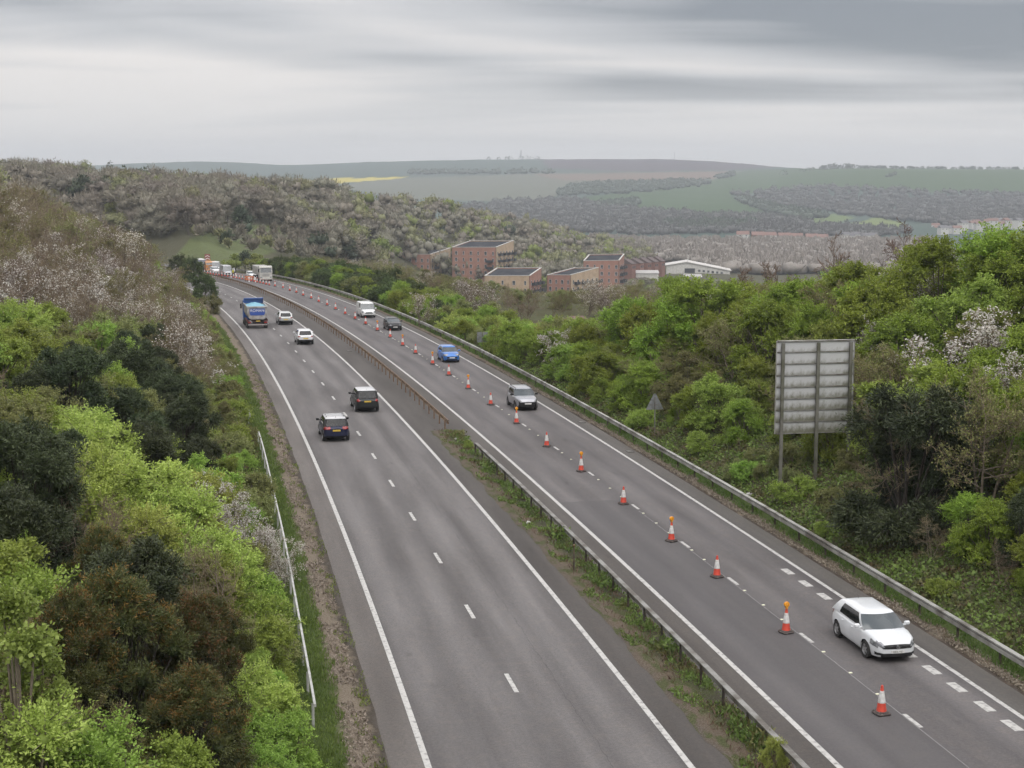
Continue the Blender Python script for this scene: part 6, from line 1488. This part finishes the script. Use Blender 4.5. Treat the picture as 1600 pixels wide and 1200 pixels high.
def wood_tree(k, X, Y, h, lb=None, wide=1.0):
    FCN[k] = FCN.get(k, 0)+1
    if FCN[k] > 299 and lb is None: return False
    o = bpy.data.objects.new('woodland_tree', random.choice(FT[k])); o.location = (X, Y, float(ground_z(X, Y)[0])-.3); sc = h/10; o.scale = (sc*wide, sc*wide, sc); o.rotation_euler = (0, 0, random.uniform(0, 6.28)); COL.objects.link(o)
    tag(o, lb or FLB[k], 'tree', 'trees of the spur wood'); return True
for px, row, k, h, lb in ((195, 300, 'green', 9, 'yellow-green tree standing out high in the brown spur wood'), (180, 312, 'green', 8, 'yellow-green tree just below the bright one in the spur wood'), (500, 300, 'green', 9, 'bright green tree on the falling crest of the spur wood'), (480, 290, 'green', 9, 'bright green tree on the crest beside the other bright one'),
                          (368, 412, 'green', 5, 'yellow-green bush beyond the queue of traffic'), (383, 402, 'dark', 5.5, 'dark bush between green ones beyond the queue of traffic'), (398, 408, 'green', 4.5, 'green bush beside the dark one beyond the queue'), (378, 320, 'dark', 10, 'round dark tree above the grassy bank')):
    X, Y = top_at(px, row, h, 345, 700); wood_tree(k, X, Y, h, lb)
for _ in range(60):
    px = random.uniform(975, 1130); Y = random.uniform(600, 840); X = X_at(px, Y); g_ = float(ground_z(X, Y)[0]); h_ = min(random.uniform(4, 8), zrow(np.interp(px, [975, 1000, 1060, 1130], [436, 432, 437, 437]), Y)-g_)
    if h_ > 2: wood_tree(random.choice(['grey', 'olive', 'grey', 'green']), X, Y, h_, 'small tree in front of the white shed and workshops', 1.2)
WT = []
def scatter_spur():
    pts = []; tries = 0; grid = {}
    while tries < 26000:
        tries += 1; px = random.uniform(-90, 1010); ymax = np.interp(px, [-100, 300, 450, 600, 700, 860, 1010], [640, 640, 690, 790, 890, 1060, 1150]); ymin = np.interp(px, [-100, 60, 200, 300, 480, 560, 1010], [330, 340, 370, 400, 470, 530, 720])
        Y = ymin+(ymax-ymin)*random.random(); X = X_at(px, Y); sp = np.interp(Y, [380, 700, 1100], [7.4, 9.6, 12.5])
        key = (int(X//sp), int(Y//sp)); bad = False
        for a in (-1, 0, 1):
            for b in (-1, 0, 1):
                for q in grid.get((key[0]+a, key[1]+b), ()):
                    if (q[0]-X)**2+(q[1]-Y)**2 < sp*sp*.62: bad = True
        if bad: continue
        s, o = road_so(X, Y)
        if abs(o[0]-2) < 24 and Y < 900: continue
        g = float(ground_z(X, Y)[0]); fx, fy = pix(X, Y, g)
        bank = in_poly(np.array([float(fx)]), np.array([float(fy)]), [(275, 402), (300, 372), (345, 352), (440, 352), (475, 372), (425, 398), (360, 412)])[0]
        if bank and random.random() < .93: continue
        h = random.uniform(8.5, 13)
        if bank: h = random.uniform(2, 4)
        if 440 < Y < 530 and 400 < px < 500: h = min(h, 4)
        tx, ty = pix(X, Y, g+h)
        if any(a < px < b and Y < d+40 and ty < c+60 for a, b, c, d in BLD): continue
        if 960 < px < 1010 and Y < 870: continue
        low = sstep(0, 1, np.array([(Y-ymin)/(ymax-ymin)]))[0]
        nz = wob(np.array([X]), np.array([Y]), 55, 3)[0]
        if px < 520: k = pick([('brown', .52+.2*low), ('grey', .2), ('olive', .10+.08*(nz > .3)), ('green', .05*(nz > .2)), ('dark', .05)])
        else: k = pick([('brown', .2+.25*low), ('grey', .34), ('olive', .28+.2*(nz > .2)), ('green', .07+.12*(nz > .35)), ('dark', .05+.1*(nz < -.4))])
        if low > .9 and 150 < px < 330 and random.random() < .4: k = 'conifer'; h = 11
        if Y < 460 and px < 330: k = pick([('grey', .4), ('brown', .4), ('olive', .2)])
        SPUR.append((k, X, Y, h, random.uniform(.9, 1.25))); grid.setdefault(key, []).append((X, Y))
SPUR = []
scatter_spur()
SPUR.sort(key=lambda t: t[2]/t[3])
IND = SPUR[:235]; REST = SPUR[235:]
def where_s(X, Y):
    px = float(pix(X, Y, 0)[0]); a = 'above the left bank' if px < 200 else ('above the traffic queue' if px < 330 else ('around the grassy bank' if px < 480 else ('left of the low orange block' if px < 620 else 'behind the apartment blocks')))
    return ', %s, %s' % (a, 'lower edge' if Y < 450 else ('lower slope' if Y < 560 else 'upper slope'))
SLB = dict(brown='brown leafless spur wood tree', grey='grey leafless spur wood tree', olive='olive budding spur wood tree', green='fresh green spur wood tree', dark='dark evergreen spur wood tree', conifer='pointed conifer of the spur wood')
for k, X, Y, h, w in IND: wood_tree(k, X, Y, h, SLB[k] + where_s(X, Y), wide=w)
def light_wood():
    r = np.random.default_rng(77); G = Geo(); order = ['brown', 'grey', 'olive', 'green', 'dark', 'conifer']; mats_ = [F_BR, F_GR, F_OL, F_GN, F_DK, F_DK]
    for k, X, Y, h, w in REST:
        n = 200; g = float(ground_z(X, Y)[0]); R = h*.4*w
        kk = 7; c = np.c_[r.normal(size=(kk, 2))*R*.45, h*r.uniform(.25, .85, kk)]; c[0] = (0, 0, h*.78); lr = R*r.uniform(.36, .6, kk); i = r.integers(0, kk, n); d = rand_dir(r, n); d[:, 2] = d[:, 2]*.85+.25; d = unit(d)
        p = c[i]+d*(lr[i]*r.random(n)**.4)[:, None]+np.array([X, Y, g]); ax = unit(d+rand_dir(r, n)*.7+np.array([0, 0, .35])); L = (1.55 if k in ('brown', 'grey') else 1.1)*r.uniform(.6, 1.4, n)
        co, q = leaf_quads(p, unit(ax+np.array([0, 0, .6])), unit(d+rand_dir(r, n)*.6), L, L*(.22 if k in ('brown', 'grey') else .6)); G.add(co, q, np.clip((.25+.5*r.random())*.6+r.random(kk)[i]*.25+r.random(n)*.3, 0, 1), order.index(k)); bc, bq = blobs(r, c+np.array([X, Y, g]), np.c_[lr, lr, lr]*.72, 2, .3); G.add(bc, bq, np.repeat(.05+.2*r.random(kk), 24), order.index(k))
    tag(ob('spur_wood', G.mesh('spur_wood', mats_, True)), 'brown and olive wood covering the upper slope of the spur', kind='stuff')
light_wood()
# ------------------------------------------------------------------ far woods: masses no one could count
FWV = leaf_mat('valley_wood_grey', (.215, .196, .170), (.285, .262, .230), (.205, .196, .160), trans=0, var=0); FWB = leaf_mat('far_wood_grey_brown', (.068, .066, .062), (.100, .097, .089), (.062, .066, .056), trans=0, var=0); FWG = leaf_mat('far_wood_dark_green', (.045, .065, .045), (.080, .102, .066), trans=0, var=0)
def mass(name, label, polys, n, yr, fm, size, quads, h, seed, wid=.28):
    r = np.random.default_rng(seed); P = []; got = 0
    for _ in range(40):
        u = r.uniform(-.12, .42, 40000); Y = np.exp(r.uniform(math.log(yr[0]), math.log(yr[1]), 40000)); X = u*Y; g = zfar(X, Y) + wob(X, Y, 60, 2)*1.2
        px, py = pix(X, Y, g); k = np.zeros(len(X), bool)
        for poly in polys: k |= in_poly(px+wob(X, Y, 40, seed)*4, py+wob(X, Y, 33, seed+1)*1.5, poly)
        P.append(np.c_[X, Y, g][k]); got += k.sum()
        if got > n: break
    P = np.concatenate(P)[:n]; m = len(P); hh = h*r.uniform(.65, 1.2, m); c = np.repeat(P, quads, 0); H_ = np.repeat(hh, quads); d = rand_dir(r, m*quads); d[:, 2] = np.abs(d[:, 2])
    R_ = H_*.46; p = c + np.c_[d[:, 0]*R_, d[:, 1]*R_, H_*.35+d[:, 2]*H_*.6]; ax = unit(np.array([0, 0, 1.])+rand_dir(r, m*quads)*.55+d*.4); L = size*r.uniform(.6, 1.4, m*quads); co, q = leaf_quads(p-ax*L[:, None]*.6, ax, unit(np.cross(ax, rand_dir(r, m*quads))*.4+np.array([0, -1., .5])), L, L*wid)
    tone = np.clip(np.repeat(r.random(m), quads)*.85+r.random(m*quads)*.15, 0, 1)
    G = Geo(); G.add(co, q, tone)
    for k in range(1):
        cc = P+np.c_[r.normal(size=(m, 2))*h*.25, hh*(.36+.12*k)]; rr = np.c_[hh*.56, hh*.56, hh*.34]*r.uniform(.75, 1.15, (m, 1)); bc, bq = blobs(r, cc, rr, 2, .24); G.add(bc, bq, np.repeat(tone[::quads]*.5, 24))
    tag(ob(name, G.mesh(name, [fm], True)), label, kind='stuff')
mass('valley_woods', 'grey-brown leafless woods filling the valley floor', [[(890, 372), (1000, 376), (1130, 374), (1300, 379), (1440, 378), (1500, 420), (1300, 432), (1160, 436), (1060, 408), (1030, 414), (960, 398)]], 1500, (900, 1440), FWV, 2.5, 38, 9.5, 31)
mass('far_woods', 'grey-brown woods on the slopes beyond the valley', [[(690, 326), (800, 315), (900, 314), (960, 328), (1100, 338), (1200, 340), (1300, 356), (1420, 366), (1350, 374), (1130, 366), (1000, 368), (880, 362), (760, 338)], [(1140, 305), (1200, 298), (1300, 293), (1450, 300), (1700, 305), (1700, 352), (1480, 354), (1380, 342), (1330, 338), (1300, 332), (1200, 320)]], 3300, (1500, 3600), FWB, 3.5, 20, 11, 32)
mass('far_evergreen_woods', 'dark green woods and hedges on the far slopes', [[(868, 307), (890, 292), (1000, 286), (1112, 285), (1090, 293), (960, 304)], [(1150, 312), (1230, 330), (1290, 340), (1250, 346), (1170, 322)], [(930, 322), (1000, 316), (985, 326), (945, 328)], [(1040, 355), (1180, 352), (1170, 362), (1050, 364)], [(1118, 277), (1146, 272), (1146, 276), (1122, 282)], [(1390, 273), (1404, 273), (1404, 277), (1390, 277)], [(640, 270), (860, 269), (860, 271.5), (640, 272.5)]], 1100, (1300, 4300), FWG, 3.5, 16, 12, 33, .5)
def skyline():
    r = np.random.default_rng(5); P = []
    for px in np.r_[r.uniform(1277, 1322, 30), r.uniform(1322, 1420, 34), r.uniform(1420, 1640, 70), r.uniform(760, 850, 9), r.uniform(1190, 1270, 5)]:
        Y = 3700 if px > 1180 else 4690; X = px-800; X = X/FPX*Y; P.append((X, Y+r.uniform(-30, 10), float(zfar(np.array([X]), np.array([Y]))[0]), r.uniform(5, 11) if px < 1325 else r.uniform(3, 6.5)))
    P = np.array(P); m = len(P); qn = 26; c = np.repeat(P, qn, 0); d = rand_dir(r, m*qn); d[:, 2] = np.abs(d[:, 2]); R_ = c[:, 3]*.7; p = c[:, :3]+np.c_[d[:, 0]*R_, d[:, 1]*R_, d[:, 2]*c[:, 3]]
    co, q = leaf_quads(p, unit(d+rand_dir(r, m*qn)*.6), rand_dir(r, m*qn), np.full(m*qn, 4.2), np.full(m*qn, 2.6)); tag(ob('skyline_hedge', mesh_np('skyline_hedge', co, q, [FWG], r.random(m*qn))), 'dark hedge and copses along the far right skyline', kind='stuff')
skyline()
# ------------------------------------------------------------------ air
def haze():
    m = bpy.data.materials.new('haze_air'); m.use_nodes = True; nt = m.node_tree; nt.nodes.clear(); out = nt.nodes.new('ShaderNodeOutputMaterial')
    v = nt.nodes.new('ShaderNodeVolumePrincipled'); v.inputs['Color'].default_value = (.88, .935, 1.0, 1); v.inputs['Density'].default_value = HAZE; v.inputs['Anisotropy'].default_value = 0.2
    nt.links.new(v.outputs[0], out.inputs['Volume'])
    zlo, zhi = -60.0, 190.0
    o = MB().box((0, 3600, (zlo+zhi)/2), (22000, 7600, zhi-zlo)).build('haze', m); tag(o, 'thin grey haze over the valley', kind='stuff')
HAZE = 1.75e-4
haze()
